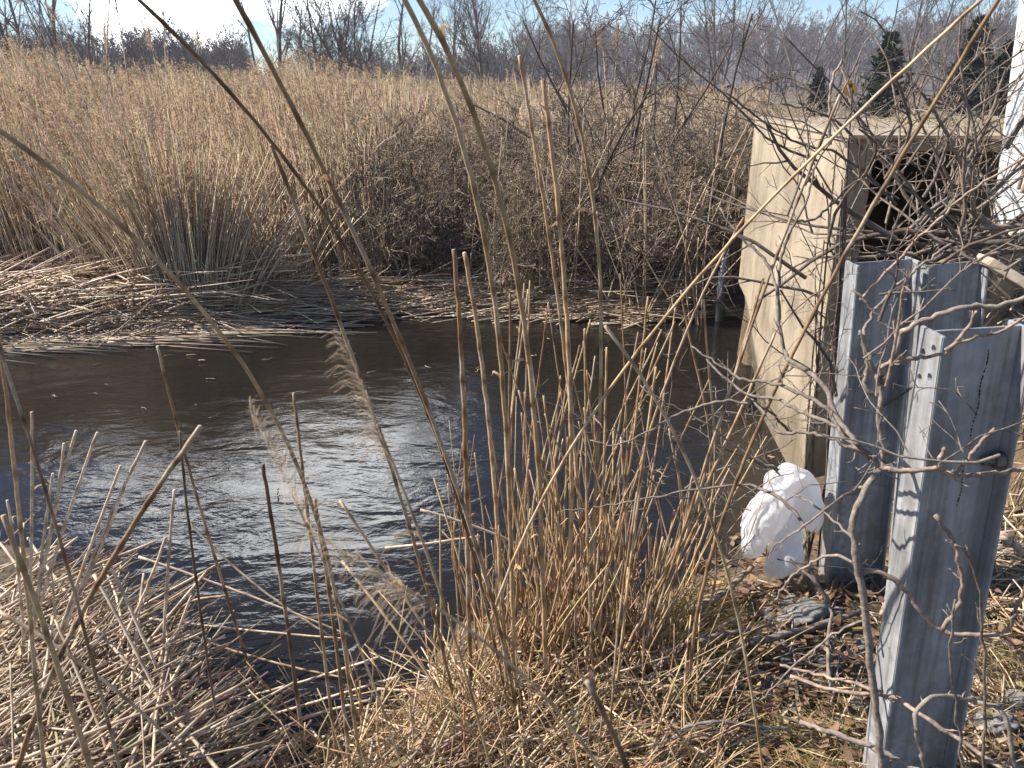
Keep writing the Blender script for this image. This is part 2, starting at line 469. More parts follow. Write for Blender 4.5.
# ------------------------------------------------------------------ terrain and water
far_px = [(-420, 376), (-200, 356), (0, 337), (60, 333), (120, 331), (190, 328), (250, 321), (330, 318), (400, 313), (480, 315), (560, 319), (640, 321), (690, 320), (738, 316)]
near_px = [(775, 470), (754, 520), (728, 558), (690, 582), (640, 596), (590, 602), (520, 606), (455, 622), (410, 690), (375, 745), (340, 778), (260, 790), (212, 750), (185, 700), (165, 655), (140, 610), (90, 575), (40, 545), (-100, 530), (-400, 520)]
shore = [tuple(G(*p)[:2]) for p in far_px] + [(2.75, 7.0), (2.95, 5.6), (2.0, 4.3)] + [tuple(G(*p)[:2]) for p in near_px]
SH = np.array(shore)
def shore_dist(x, y):
    """signed distance to the creek's edge, positive on land"""
    p = np.stack([np.ravel(x), np.ravel(y)], 1)
    d = np.full(len(p), 1e9); inside = np.zeros(len(p), bool)
    for a, b in zip(SH, np.roll(SH, -1, 0)):
        ab = b - a
        t = np.clip(((p - a) @ ab) / (ab @ ab), 0, 1)
        d = np.minimum(d, np.linalg.norm(p - a - t[:, None] * ab, axis=1))
        c = (a[1] > p[:, 1]) != (b[1] > p[:, 1])
        xi = a[0] + (p[:, 1] - a[1]) / (b[1] - a[1] + 1e-12) * ab[0]
        inside ^= c & (p[:, 0] < xi)
    d = np.where(inside, -d, d)
    return d.reshape(np.shape(x))
WALL_NEAR = P(850, 140, 3.75); WALL_NEAR.z = 0
WALL_FAR = P(755, 118, 6.0); WALL_FAR.z = 0
WALL_TOP = 1.77
def lump(x, y, s=1.0, ph=0.0):
    return (np.sin(x * 2.1 * s + ph) * np.sin(y * 1.7 * s + 1.3 + ph) + 0.6 * np.sin(x * 4.7 * s + 2 + y * 3.1 * s) + 0.4 * np.sin(y * 7.3 * s - x * 5.9 * s + ph)) / 2
MOUND = G(40, 660, 0.45)
FOOT = G(840, 572, 0.3)
def ground_h(x, y):
    x = np.asarray(x, float); y = np.asarray(y, float)
    d = shore_dist(x, y)
    nearside = y < 4.6
    top = np.where(nearside, 0.10 + 0.12 * sstep(0.3, 1.5, d), 0.16 + 0.08 * sstep(1, 6, d))
    h = np.where(d < 0, np.maximum(d * 0.8, -0.45), sstep(0, 0.35, d) * top)
    h = h + np.where(d > 0, 0.03 * lump(x, y, 1.5) * sstep(0, 0.4, d), 0)
    g = np.exp(-(((x - MOUND.x) / 0.8) ** 2 + ((y - MOUND.y) / 0.6) ** 2))
    h = h + np.where(d > 0, 0.16 * g * sstep(0, 0.4, d), 0)
    g2 = np.exp(-(((x - FOOT.x) / 0.5) ** 2 + ((y - FOOT.y) / 0.4) ** 2))
    h = h + np.where(d > 0, 0.12 * g2 * sstep(0, 0.3, d), 0)
    # road embankment behind the wall and to its right
    t = np.clip((y - WALL_NEAR.y) / (WALL_FAR.y - WALL_NEAR.y), -1, 1)
    xw = WALL_NEAR.x + t * (WALL_FAR.x - WALL_NEAR.x)
    edge = np.where(y > WALL_FAR.y, WALL_FAR.x + 0.30 * (y - WALL_FAR.y), xw)
    soft = np.where(y > WALL_FAR.y, 0.12 + np.minimum(1.8, 0.6 * (y - WALL_FAR.y)), 0.06)
    m1 = np.clip((x - edge - 0.05) / soft, 0, 1)
    ystart = np.where(x > xw + 0.84, 2.55, 5.72)
    ysoft = np.where(x > xw + 0.84, 2.2, 0.12)
    m2 = np.clip((y - ystart) / ysoft, 0, 1); m2 = m2 * m2 * (3 - 2 * m2)
    roadz = 1.64 - 0.85 * sstep(10, 24, y) + 0.04 * lump(x, y, 1.2)
    m = m1 * m2
    return h * (1 - m) + roadz * m
def gh(x, y):
    return float(ground_h(np.array([x]), np.array([y]))[0])
def axis(lo, a, b, hi, step, grow):
    mid = list(np.arange(a, b, step)); s = step; v = a; L = []
    while v > lo: s *= grow; v -= s; L.append(v)
    s = step; v = mid[-1]; H_ = []
    while v < hi: s *= grow; v += s; H_.append(v)
    return np.array(L[::-1] + mid + H_)
gx = axis(-290, -4.6, 4.6, 290, 0.06, 1.12); gy = axis(-30, 0.6, 9.6, 310, 0.06, 1.1)
XX, YY = np.meshgrid(gx, gy)
ZZ = ground_h(XX, YY)
mb = MB()
nx, ny = len(gx), len(gy)
idx = np.arange(nx * ny).reshape(ny, nx)
F = np.stack([idx[:-1, :-1], idx[:-1, 1:], idx[1:, 1:], idx[1:, :-1]], -1).reshape(-1, 4)
mb.add(np.stack([XX, YY, ZZ], -1).reshape(-1, 3), F, np.array([.1, .08, .05]))
tag(mb.build('ground', M_GROUND), 'brown marsh soil with banks and a raised road side', kind='structure')
mb = MB()
wx = np.linspace(-16, 4.5, 60); wy = np.linspace(0.8, 10.5, 40)
WX, WY = np.meshgrid(wx, wy)
idx = np.arange(WX.size).reshape(WX.shape)
F = np.stack([idx[:-1, :-1], idx[:-1, 1:], idx[1:, 1:], idx[1:, :-1]], -1).reshape(-1, 4)
mb.add(np.stack([WX, WY, np.zeros_like(WX)], -1).reshape(-1, 3), F, np.array([.02, .02, .02]))
tag(mb.build('creek_water', M_WATER), 'dark rippling creek water reflecting the sky', kind='structure')

# ------------------------------------------------------------------ branch growing
def nrm(v):
    return v / (np.linalg.norm(v, axis=-1, keepdims=True) + 1e-9)
def grow(PT, RD, n, t0, t1, ang, lenr, rr, wob, up, K, r=rng, rmin=0.0):
    """n children on each parent polyline; returns their centre lines and radii"""
    N, KP, _ = PT.shape
    par = np.repeat(np.arange(N), n)
    t = r.uniform(t0, t1, len(par))
    f = t * (KP - 1); i = np.minimum(f.astype(int), KP - 2); w = (f - i)[:, None]
    pos = PT[par, i] * (1 - w) + PT[par, i + 1] * w
    T = nrm(PT[par, i + 1] - PT[par, i])
    q = r.normal(size=T.shape); q = nrm(q - (q * T).sum(-1, keepdims=True) * T)
    a = r.normal(ang, ang * 0.25, len(par))[:, None]
    d = nrm(np.cos(a) * T + np.sin(a) * q)
    plen = np.linalg.norm(np.diff(PT, axis=1), axis=2).sum(1)
    L = plen[par] * lenr * r.uniform(0.5, 1.15, len(par)) * (1.15 - 0.6 * t)
    pts = [pos]; cur = pos
    for k in range(K - 1):
        d = nrm(d + r.normal(0, wob, d.shape) + np.array([0, 0, up]))
        cur = cur + d * (L / (K - 1))[:, None]; pts.append(cur)
    C = np.stack(pts, 1)
    r0 = np.maximum((RD[par, i] * (1 - w[:, 0]) + RD[par, i + 1] * w[:, 0]) * rr, rmin)
    return C, np.maximum(r0[:, None] * np.linspace(1, 0.35, K)[None], rmin)
def tint(base, n, var=0.18, r=rng):
    return np.asarray(base)[None] * (1 + r.normal(0, var, (n, 1)) + r.normal(0, var * 0.25, (n, 3)))

# ------------------------------------------------------------------ far woods
mb = MB()
def lite_tree(r, h):
    tr = np.array([[[0, 0, 0], [r.normal(0, .03), r.normal(0, .03), .5], [r.normal(0, .06), r.normal(0, .06), 1]]]) * h
    rt = np.array([[0.018, 0.013, 0.004]]) * h
    a = grow(tr, rt, 14, 0.2, 0.97, 0.6, 0.5, 0.5, 0.15, 0.15, 3, r)
    b = grow(*a, 5, 0.25, 1.0, 0.6, 0.55, 0.6, 0.2, 0.1, 3, r)
    c = grow(*b, 4, 0.2, 1.0, 0.6, 0.7, 0.6, 0.2, 0.05, 3, r)
    return [(tr, rt), a, b, c]
lites = [lite_tree(np.random.default_rng(50 + k), 1.0) for k in range(5)]
lites = [[(p, r / 1.0) for p, r in L] for L in lites]
def woods(n, az0, az1, d0, d1, h0, h1, base, tone, rise=0.0):
    for k in range(n):
        L = lites[k % 5]; az = R(rng.uniform(az0, az1)); d = rng.uniform(d0, d1); h = rng.uniform(h0, h1)
        a = rng.uniform(0, 6.28); ca_, sa_ = math.cos(a), math.sin(a)
        x, y = math.sin(az) * d, math.cos(az) * d
        M = np.array([[ca_, -sa_, 0], [sa_, ca_, 0], [0, 0, 1]]) * h
        ct = tint(tone, 1, 0.2)[0]
        for p, r in L:
            mb.tubes(p @ M.T + np.array([x, y, base + rise * float(sstep(130, 250, d))]), np.maximum(r * h, 0.013 * d / 90), ct, 3)
woods(300, -36, -17, 75, 125, 4.5, 6.5, 0.2, (0.11, 0.085, 0.078))
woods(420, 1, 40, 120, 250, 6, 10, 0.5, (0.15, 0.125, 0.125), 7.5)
woods(210, -14, 5, 85, 150, 3.5, 6.2, 0.2, (0.10, 0.08, 0.078))
tag(mb.build('far_woods', M_TREE), 'purple brown band of far bare woods on the horizon', 'woods', kind='stuff')
# the wooded rise behind
mb = MB()
azs = np.linspace(-50, 55, 120); prof = []
for a in azs:
    hgt = 3.0 + 8.0 * float(sstep(0, 12, a)) + 1.2 * math.sin(a * .35) + 0.7 * math.sin(a * 1.1 + 1) + (1.5 if a < -16 else 0) - (3.0 if -16 <= a < -4 else 0)
    prof.append(hgt)
rows = []
for d, f in ((215, 0.0), (235, 0.55), (262, 1.0), (300, 0.8)):
    rows.append([(math.sin(R(a)) * d, math.cos(R(a)) * d, -1 + (h + 1) * f) for a, h in zip(azs, prof)])
V = np.array(rows); idx = np.arange(V.shape[0] * V.shape[1]).reshape(V.shape[:2])
F = np.stack([idx[:-1, :-1], idx[:-1, 1:], idx[1:, 1:], idx[1:, :-1]], -1).reshape(-1, 4)
mb.add(V.reshape(-1, 3), F, np.array([.09, .08, .08]))
tag(mb.build('hills', M_HILL), 'low wooded rise on the horizon', kind='structure')

# ------------------------------------------------------------------ bare trees one can tell apart
def tree_mesh(seed, stems, h, spread):
    r = np.random.default_rng(seed)
    tr, rt = [], []
    for s in range(stems):
        a = r.uniform(0, 6.28) if stems > 1 else 0; lean = spread * r.uniform(0.5, 1.1) if stems > 1 else 0.03
        K = 7; p = np.zeros((K, 3)); d = np.array([math.cos(a) * lean, math.sin(a) * lean, 1.0])
        p[0] = np.array([math.cos(a), math.sin(a), 0]) * (0.12 if stems > 1 else 0)
        for k in range(1, K):
            d = nrm(d + r.normal(0, 0.08, 3) + np.array([0, 0, 0.04])); p[k] = p[k - 1] + d * h / (K - 1) * r.uniform(.9, 1.1)
        tr.append(p); rt.append(np.linspace(0.019, 0.005, K) * h * (1.0 if stems == 1 else .78 if stems < 4 else .5))
    tr, rt = np.array(tr), np.array(rt)
    a = grow(tr, rt, 11, 0.2, 0.98, 0.62, 0.55, 0.55, 0.12, 0.12, 5, r)
    b = grow(*a, 6, 0.2, 1.0, 0.6, 0.5, 0.55, 0.16, 0.07, 4, r, 0.009)
    c = grow(*b, 4, 0.15, 1.0, 0.6, 0.6, 0.55, 0.2, 0.03, 3, r, 0.007)
    e = grow(*c, 1 if stems > 2 else 2, 0.2, 1.0, 0.6, 0.7, 0.6, 0.2, 0.03, 3, r, 0.006)
    T, Cr = MB(), MB()
    bark = np.array([0.15, 0.12, 0.105])
    T.tubes(tr, rt, bark, 6)
    for g, S in ((a, 4), (b, 3), (c, 3), (e, 3)): Cr.tubes(*g, bark * 1.1, S)
    return T.mesh('trunk', M_TREE), Cr.mesh('crown', M_TREE)
TREES = [tree_mesh(11, 1, 8.5, 0), tree_mesh(12, 2, 8, .35), tree_mesh(13, 4, 7.5, .55), tree_mesh(14, 1, 9, 0), tree_mesh(15, 3, 8.5, .4), tree_mesh(16, 6, 6.5, .75)]
tree_spec = [  # px of the trunk, distance, mesh, scale, label
    (30, 40, 1, 1.0, 'bare tree with two dark trunks behind the reeds at the left edge of the photo'),
    (62, 44, 0, .95, 'thick single trunked bare tree just right of the twin trunked tree at far left'),
    (98, 52, 3, .8, 'bare tree leaning over the dark hedge line left of the bright cloud'),
    (262, 58, 3, .8, 'thin pale bare tree at the right edge of the bright cloud'),
    (282, 50, 0, 1.05, 'bare tree with one straight dark trunk, first right of the bright cloud'),
    (300, 56, 4, .8, 'low forked bare tree just right of the straight dark trunk'),
    (326, 52, 1, 1.0, 'forked bare tree between the straight trunk and the many stemmed fan tree'),
    (352, 47, 5, 1.15, 'wide bare tree fanning out from many stems at its base'),
    (404, 58, 3, .95, 'slim bare tree right of the fan shaped tree, above the marsh edge'),
    (428, 66, 0, .9, 'slender bare tree half hidden behind two long foreground reeds'),
    (452, 62, 4, .9, 'bare tree with three rising stems between the slender trees at mid marsh'),
    (482, 50, 0, .95, 'dark trunked bare tree at the middle of the far marsh edge'),
    (502, 54, 2, 1.0, 'four stemmed bare tree just right of the middle dark trunk'),
    (526, 60, 1, .8, 'small forked bare tree at the right end of the far tree row'),
    (575, 60, 0, .8, 'bare tree behind the twiggy scrub left of the two tall plumes'),
    (720, 75, 4, 1.15, 'bare tree behind the dark shed roof'),
    (762, 95, 2, 1.5, 'broad bare tree above the concrete wall, left of the cone shaped evergreen'),
    (800, 110, 1, 1.7, 'tall forked bare tree rising behind the yellow sign'),
    (838, 100, 0, 1.5, 'tall straight bare tree just left of the cone shaped evergreen'),
    (905, 90, 4, 1.5, 'bare tree crown between the two groups of evergreens'),
    (938, 100, 2, 1.6, 'pale bare tree just left of the tall evergreen'),
    (990, 95, 5, 1.5, 'bare tree top rising behind the evergreens next to the white post'),
]
rt_ = np.random.default_rng(3)
for px, Y, k, s, lab in tree_spec:
    loc = P(px, 86, Y); z0 = gh(loc.x, loc.y) - 0.1
    t = thing('bare_tree', (loc.x, loc.y, z0), lab, 'tree', 'bare trees beyond the marsh', world_coords=False)
    t.rotation_euler = (0, 0, rt_.uniform(0, 6.28)); t.scale = (s, s, s)
    link('trunk', TREES[k][0], t); link('crown', TREES[k][1], t)

# evergreens
def conifer_mesh(seed, h, w):
    r = np.random.default_rng(seed)
    T, Cr = MB(), MB()
    T.tubes(np.array([[[0, 0, 0], [0.02, 0, h * .5], [0, 0.03, h]]]), np.array([[.1, .06, .015]]), (0.09, 0.07, 0.05), 6)
    pts, wd = [], []
    n = 300
    zz = r.uniform(0.05, 1.0, n) ** 0.9
    for z in zz:
        a = r.uniform(0, 6.28); L = w * (1 - z) ** 0.8 * r.uniform(.35, 1.2) * (1 + .35 * math.sin(a * 2 + z * 9) * math.sin(z * 23)) + 0.1
        d = np.array([math.cos(a), math.sin(a), r.uniform(.0, .6)])
        b0 = np.array([0, 0, z * h]); b1 = b0 + d * L
        pts.append([b0, b0 + d * L * .5 + np.array([0, 0, -.03]), b1])
        Cr.tubes(np.array([[b0, b1]]), np.array([[.012, .005]]), (.06, .05, .03), 3)
        m_ = 26
        tpos = r.uniform(.25, 1.05, m_)[:, None]
        q = b0 + d * L * tpos
        dirs = nrm(nrm(d)[None] * .7 + r.normal(0, .6, (m_, 3)) + np.array([0, 0, .2])) * r.uniform(.1, .24, (m_, 1))
        PT = np.stack([q, q + dirs * .5, q + dirs], 1)
        Cr.ribbons(PT, np.array([[.05, .06, .01]]), tint((.028, .042, .026), m_, .25, r))
    return T.mesh('trunk', M_TREE), Cr.mesh('crown', M_NEEDLE)
CON = [conifer_mesh(21, 3.4, 1.05), conifer_mesh(22, 3.6, 1.0)]
for px, Y, k, s, lab in [
    (884, 30, 0, .84, 'dark cone shaped evergreen right of the yellow warning sign'),
    (818, 34, 1, .52, 'small dark evergreen left of the yellow warning sign'),
    (968, 30, 1, .92, 'tall dark evergreen behind the brush left of the white post'),
    (1003, 27, 0, .72, 'dark evergreen partly hidden by the white post')]:
    loc = P(px, 86, Y); z0 = gh(loc.x, loc.y) - 0.05
    t = thing('evergreen_tree', (loc.x, loc.y, z0), lab, 'evergreen', 'evergreens beyond the road', world_coords=False)
    t.rotation_euler = (0, 0, rt_.uniform(0, 6.28)); t.scale = (s, s, s * 1.02)
    link('trunk', CON[k][0], t); link('crown', CON[k][1], t)

# shed and yellow sign beyond the road
c = P(722, 92, 55)
t = thing('shed', (c.x, c.y, gh(c.x, c.y) - .1), 'low slate blue shed with dark roof far behind the scrub', 'shed', world_coords=False); t.scale = (.72, .72, .72)
bm = bmesh.new(); bmesh.ops.create_cube(bm, size=1, matrix=Matrix.Translation((0, 0, .95)) @ Matrix.Diagonal((3.4, 4, 1.9, 1))); bm_obj('wall', bm, M_SHED, t)
bm = prism([(-1.9, -2.3, 1.9), (1.9, -2.3, 1.9), (0, -2.3, 2.7)], (0, 4.6, 0), .02); bm_obj('roof', bm, M_ROOF, t)
bm = bmesh.new(); bmesh.ops.create_cube(bm, size=1, matrix=Matrix.Translation((-.6, -2.03, .9)) @ Matrix.Diagonal((.9, .06, 1.7, 1))); bm_obj('door', bm, M_BLACK, t)
c = P(849, 89, 34); z0 = gh(c.x, c.y)
t = thing('warning_sign', (c.x, c.y, z0), 'yellow diamond warning sign standing left of the cone shaped evergreen', 'sign', world_coords=False)
s_ = 0.36; zc = c.z - z0
bm = prism([(-s_, 0, zc), (0, 0, zc - s_), (s_, 0, zc), (0, 0, zc + s_)], (0, .012, 0), .003); bm_obj('sign_panel', bm, M_YELLOW, t)
bm = prism([(-.05, -.006, zc + .02), (.12, -.006, zc + .06), (.09, -.006, zc + .2), (-.06, -.006, zc + .16)], (0, .004, 0)); bm_obj('sign_mark', bm, M_BLACK, t)
bm = prism([(-.03, .015, -.1), (.03, .015, -.1), (.03, .015, zc + .25), (-.03, .015, zc + .25)], (0, .05, 0), .004); bm_obj('post', bm, M_DARKSTEEL, t)

# ------------------------------------------------------------------ the reed bed across the creek
STRAW = np.array([0.53, 0.405, 0.275])
def sample_bed(n, y0, y1, pw, x_lo=None, x_hi=None):
    out = np.zeros((0, 2))
    while len(out) < n:
        y = y0 + (y1 - y0) * rng.random(n * 2) ** pw
        x = (rng.random(n * 2) * 2 - 1) * (0.70 * y + 1.2)
        k = np.ones(len(x), bool)
        if x_lo is not None: k &= x > x_lo(y)
        if x_hi is not None: k &= x < x_hi(y)
        d = shore_dist(x, y); k &= d > 0.2
        e = WALL_FAR.x + 0.30 * (y - WALL_FAR.y); k &= x < e + 0.2
        out = np.concatenate([out, np.stack([x, y], 1)[k]])
    return out[:n]
def reeds(mb, mbl, mbp, xy, h, lean, leaves, plume, K=5, r0=0.0064, tone=STRAW * 1.3):
    n = len(xy)
    z = ground_h(xy[:, 0], xy[:, 1]) - 0.03
    base = np.column_stack([xy, z])
    lean = np.broadcast_to(np.asarray(lean, float), (n,))
    a = rng.uniform(0, 2 * np.pi, n); lm = np.abs(rng.normal(0, 0.10, n))
    dirx = lean + lm * np.cos(a); diry = lm * np.sin(a)
    t = np.linspace(0, 1, K)
    bend = rng.normal(0, 0.05, (n, 2))
    PT = np.zeros((n, K, 3))
    h = h * (1 + .07 * np.sin(xy[:, 0] * 1.3 + 2 * np.sin(xy[:, 1] * .45)) + .05 * np.sin(xy[:, 0] * 3.7 + xy[:, 1]))
    h = h * (0.78 + 0.22 * sstep(0.6, 3.0, shore_dist(xy[:, 0], xy[:, 1])))
    PT[:, :, 0] = base[:, None, 0] + h[:, None] * (dirx[:, None] * t + (bend[:, 0:1] + lean[:, None] * .4) * t ** 2)
    PT[:, :, 1] = base[:, None, 1] + h[:, None] * (diry[:, None] * t + bend[:, 1:2] * t ** 2)
    PT[:, :, 2] = base[:, None, 2] + h[:, None] * t * (1 - 0.12 * (lm[:, None] + np.abs(lean)[:, None]) * t)
    far = np.maximum(1.0, xy[:, 1] / 14.0)
    rad = (r0 * rng.uniform(.7, 1.25, n) * far)[:, None] * np.linspace(1.1, 0.55, K)
    C = tint(tone, n, 0.2)
    grey = rng.random(n) < 0.15
    C *= (1 + .13 * np.sin(xy[:, 0] * 1.9 + 1.3 * np.sin(xy[:, 1] * .8)) * np.sin(xy[:, 1] * 1.1 + .7 * xy[:, 0]))[:, None]      # stands of paler and browner reeds
    C[grey] = C[grey] * np.array([0.6, 0.56, 0.53])
    mb.tubes(PT, rad, C, 3)
    if leaves > 0:
        idx = np.repeat(np.arange(n), leaves); m_ = len(idx)
        t0 = rng.uniform(.12, .9, m_); f = t0 * (K - 1); i = np.minimum(f.astype(int), K - 2); w = (f - i)[:, None]
        q = PT[idx, i] * (1 - w) + PT[idx, i + 1] * w
        aa = rng.uniform(0, 2 * np.pi, m_); L = rng.uniform(.1, .28, m_)
        d = np.stack([np.cos(aa) * .8, np.sin(aa) * .8, rng.uniform(.1, 1.6, m_)], 1)
        P1 = q + d * (L * .5)[:, None]; P2 = P1 + (d * .6 + np.array([0, 0, -.8])) * (L * .5)[:, None]
        mbl.ribbons(np.stack([q, P1, P2], 1), np.array([[.008, .008, .002]]) * far[idx][:, None], C[idx] * rng.uniform(.8, 1.25, (m_, 1)))
    if plume > 0:
        sel = np.where(rng.random(n) < plume)[0]
        per = 16
        idx = np.repeat(sel, per); m_ = len(idx)
        tip = PT[idx, -1]; tdir = nrm(PT[idx, -1] - PT[idx, -2])
        u = rng.random(m_)
        PLl = np.repeat(rng.uniform(.16, .30, len(sel)), per)
        side = np.repeat(rng.normal(0, 1, (len(sel), 3)) * np.array([1, 1, .1]) + np.array([-.8, 0, 0]), per, 0)
        q = tip + tdir * ((u - .25) * PLl)[:, None]
        d = nrm(tdir * .9 + rng.normal(0, .35, (m_, 3)) + nrm(side) * .55) * (rng.uniform(.05, .12, m_) * (1.2 - .6 * u))[:, None]
        P2 = q + d + np.array([0, 0, -.35]) * np.linalg.norm(d, axis=1)[:, None]
        cc = tint((0.52, 0.385, 0.25), len(sel), .22)
        mbp.ribbons(np.stack([q, q + d * .55, P2], 1), np.array([[.004, .008, .002]]) * far[idx][:, None], np.repeat(cc, per, 0))
mb, mbl, mbp = MB(), MB(), MB()
scrub_edge = lambda y: -1.9 + 0.02 * (y - 8) * 10
lo_edge = lambda y: np.where(y < 13, -1.2 - 0.1 * (y - 7), 99)   # scrub takes the front right
xy = sample_bed(7800, 7.4, 12.5, 1.0, x_hi=lambda y: -1.3 + 0 * y); xy = xy[shore_dist(xy[:, 0], xy[:, 1]) > 0.55 + .25 * sstep(-1.4, -2.2, xy[:, 0])]
reeds(mb, mbl, mbp, xy, rng.uniform(1.5, 1.95, len(xy)) + .22 * sstep(-2.5, -6, xy[:, 0]), -0.07, 1, 0.3)
xy = sample_bed(6500, 12.5, 20, 1.0, x_hi=lambda y: -0.5 + 0.13 * (y - 12))
reeds(mb, mbl, mbp, xy, rng.uniform(1.4, 1.9, len(xy)) + .2 * sstep(-5, -9, xy[:, 0]) - .25 * sstep(-2, 0, xy[:, 0]), -0.06, 0, 0.6)
xy = sample_bed(6500, 19, 60, 1.25)
reeds(mb, mbl, mbp, xy, rng.uniform(1.35, 1.95, len(xy)) - .25 * sstep(-.05, .2, xy[:, 0] / xy[:, 1]), -0.05, 0, 1.0, K=4)
# a fan-shaped clump at the water on the left
for cpx, cpy, n_, sd, hh in ((172, 312, 520, .22, 1.55), (120, 306, 260, .2, 1.2), (232, 304, 200, .2, 1.1), (60, 292, 220, .3, 1.3)):
    cxy = G(cpx, cpy, .15)
    xy = np.column_stack([cxy.x + rng.normal(0, sd, n_), cxy.y + .25 + np.abs(rng.normal(0, .22, n_))])
    reeds(mb, mbl, mbp, xy, hh * rng.uniform(.6, 1.25, n_), -0.05 + (xy[:, 0] - cxy.x) * .9, 1, 0.25, r0=.006)
# thin mixed reeds among the scrub
xy = sample_bed(330, 7.2, 14, 1.0, x_lo=lambda y: -1.5 + 0 * y)
reeds(mb, mbl, mbp, xy, rng.uniform(.7, 1.5, len(xy)), 0.02, 1, 0.25, tone=STRAW * np.array([.9, .86, .85]))
bed = mb.build('reed_bed', M_REED); tag(bed, 'tall tan reed bed covering the marsh across the creek', 'reeds', kind='stuff')
lf = mbl.build('reed_leaves', M_LEAF, bed); lf['kind'] = 'stuff'
pl_ = mbp.build('seed_plumes', M_FUZZ, bed); pl_['kind'] = 'stuff'

# tall reeds standing clear of the bed, far bank left and mid: things one can tell apart
def curve_reed(pts, r, base_col, r_=rng, nodes=True, S=6, K=None, tip=0.75):
    """one reed stem with nodes and sheaths; pts base to tip"""
    pts = np.asarray([tuple(p) for p in pts], float)
    L = np.linalg.norm(np.diff(pts, axis=0), axis=1).sum()
    inter = r_.uniform(.11, .17)
    K = K or int(np.clip(L / inter * 5, 8, 70))
    C = catmull(pts, K)
    if len(pts) > 3:          # a stem bends in one smooth sweep
        tt = np.linspace(0, 1, K)
        C = np.stack([np.polyval(np.polyfit(tt, C[:, j], 3 if len(pts) > 5 else 2), tt) for j in range(3)], 1)
    C[1:-1] += r_.normal(0, r * 0.10, (K - 2, 3))
    s = np.linspace(0, L, K)
    ph = (s / inter + r_.random()) % 1.0; cell = np.floor(s / inter).astype(int)
    rad = r * np.linspace(1.0, tip, K) * np.where(ph < 0.2, 1.18, 1.0)
    tone = r_.normal(1, .13, cell.max() + 2)[cell]
    colr = np.asarray(base_col)[None] * tone[:, None]
    colr = np.where((ph < 0.2)[:, None], colr * np.array([.5, .44, .4]), colr)
    sheath = (r_.random(cell.max() + 2) < .35)[cell]
    colr = np.where(sheath[:, None] & (ph >= .2)[:, None], colr * .45 + np.array([.52, .43, .31]) * .55, colr)
    return C, rad, colr

def reed_thing(pts, r, base_col, label, group, name='reed_stalk', cat='reed', leaf=0, plume=False, fuzz=1.0, S=6, tip=0.75):
    C, rad, colr = curve_reed(pts, r, base_col, S=S, tip=tip)
    mb = MB(); mb.tubes(C[None], rad[None], colr[None], S)
    o = mb.build(name, M_REED); tag(o, label, cat, group)
    K = len(C)
    if leaf:
        for _ in range(leaf):
            lb = MB()
            k = rng.integers(int(K * .15), K - 1); q = C[k]; T = nrm(C[k] - C[k - 1])
            a = rng.normal(size=3); a = nrm(a - (a @ T) * T)
            L = rng.uniform(.06, .18) * (r / .005) ** .3
            w = np.linspace(0, 1, 7)[:, None]
            path = q + T * L * w * .8 + a * L * (.5 * w ** 1.2) + np.array([0, 0, -1]) * L * .7 * w ** 2.2 + rng.normal(0, .004, (7, 3)) * w
            lb.ribbons(path[None], (np.array([[.7, 1, .95, .8, .6, .35, .08]]) * r * rng.uniform(1.0, 1.9)), np.asarray(base_col) * rng.uniform(.95, 1.3))
            lb.build('leaf', M_LEAF, o)
    if plume:
        pb = MB(); T = nrm(C[-1] - C[-4]); per = int(170 * fuzz); fine = .45 if r < .0045 else 1.0
        u = rng.random(per); PL = .2 * fuzz ** .3 * (.8 if fine < 1 else 1)
        side = nrm(np.array([rng.normal(), rng.normal(), -.3]))
        q = C[-1] + T * ((u - .35) * PL)[:, None]
        d = nrm(T * .9 + rng.normal(0, .32, (per, 3)) + side * .5) * fine * (rng.uniform(.04, .11, per) * (1.25 - .7 * u))[:, None]
        P2 = q + d + np.array([0, 0, -.45]) * np.linalg.norm(d, axis=1)[:, None]
        pb.ribbons(np.stack([q, q + d * .55, P2], 1), np.array([[.002, .0035, .0012]]) * (.22 if fine < 1 else 1), tint((.52, .40, .28), per, .15))
        pb.build('plume', M_FUZZ, o)
    return o
def px_line(pxs, Y0, Y1):
    n = len(pxs)
    return [P(x, y, Y0 + (Y1 - Y0) * k / max(n - 1, 1)) for k, (x, y) in enumerate(pxs)]
def to_ground(pts, push=0.15):
    """pts base first: carry the base down to the ground along its own line"""
    p0, p1 = Vector(pts[0]), Vector(pts[1])
    d = (p0 - p1).normalized(); d = (d + Vector((0, 0, -push))).normalized()
    q = p0.copy()
    for _ in range(200):
        if q.z < max(gh(q.x, q.y), -0.3) - 0.02: break
        q = q + d * 0.02
    return ([q] if (q - p0).length > .05 else []) + list(pts)

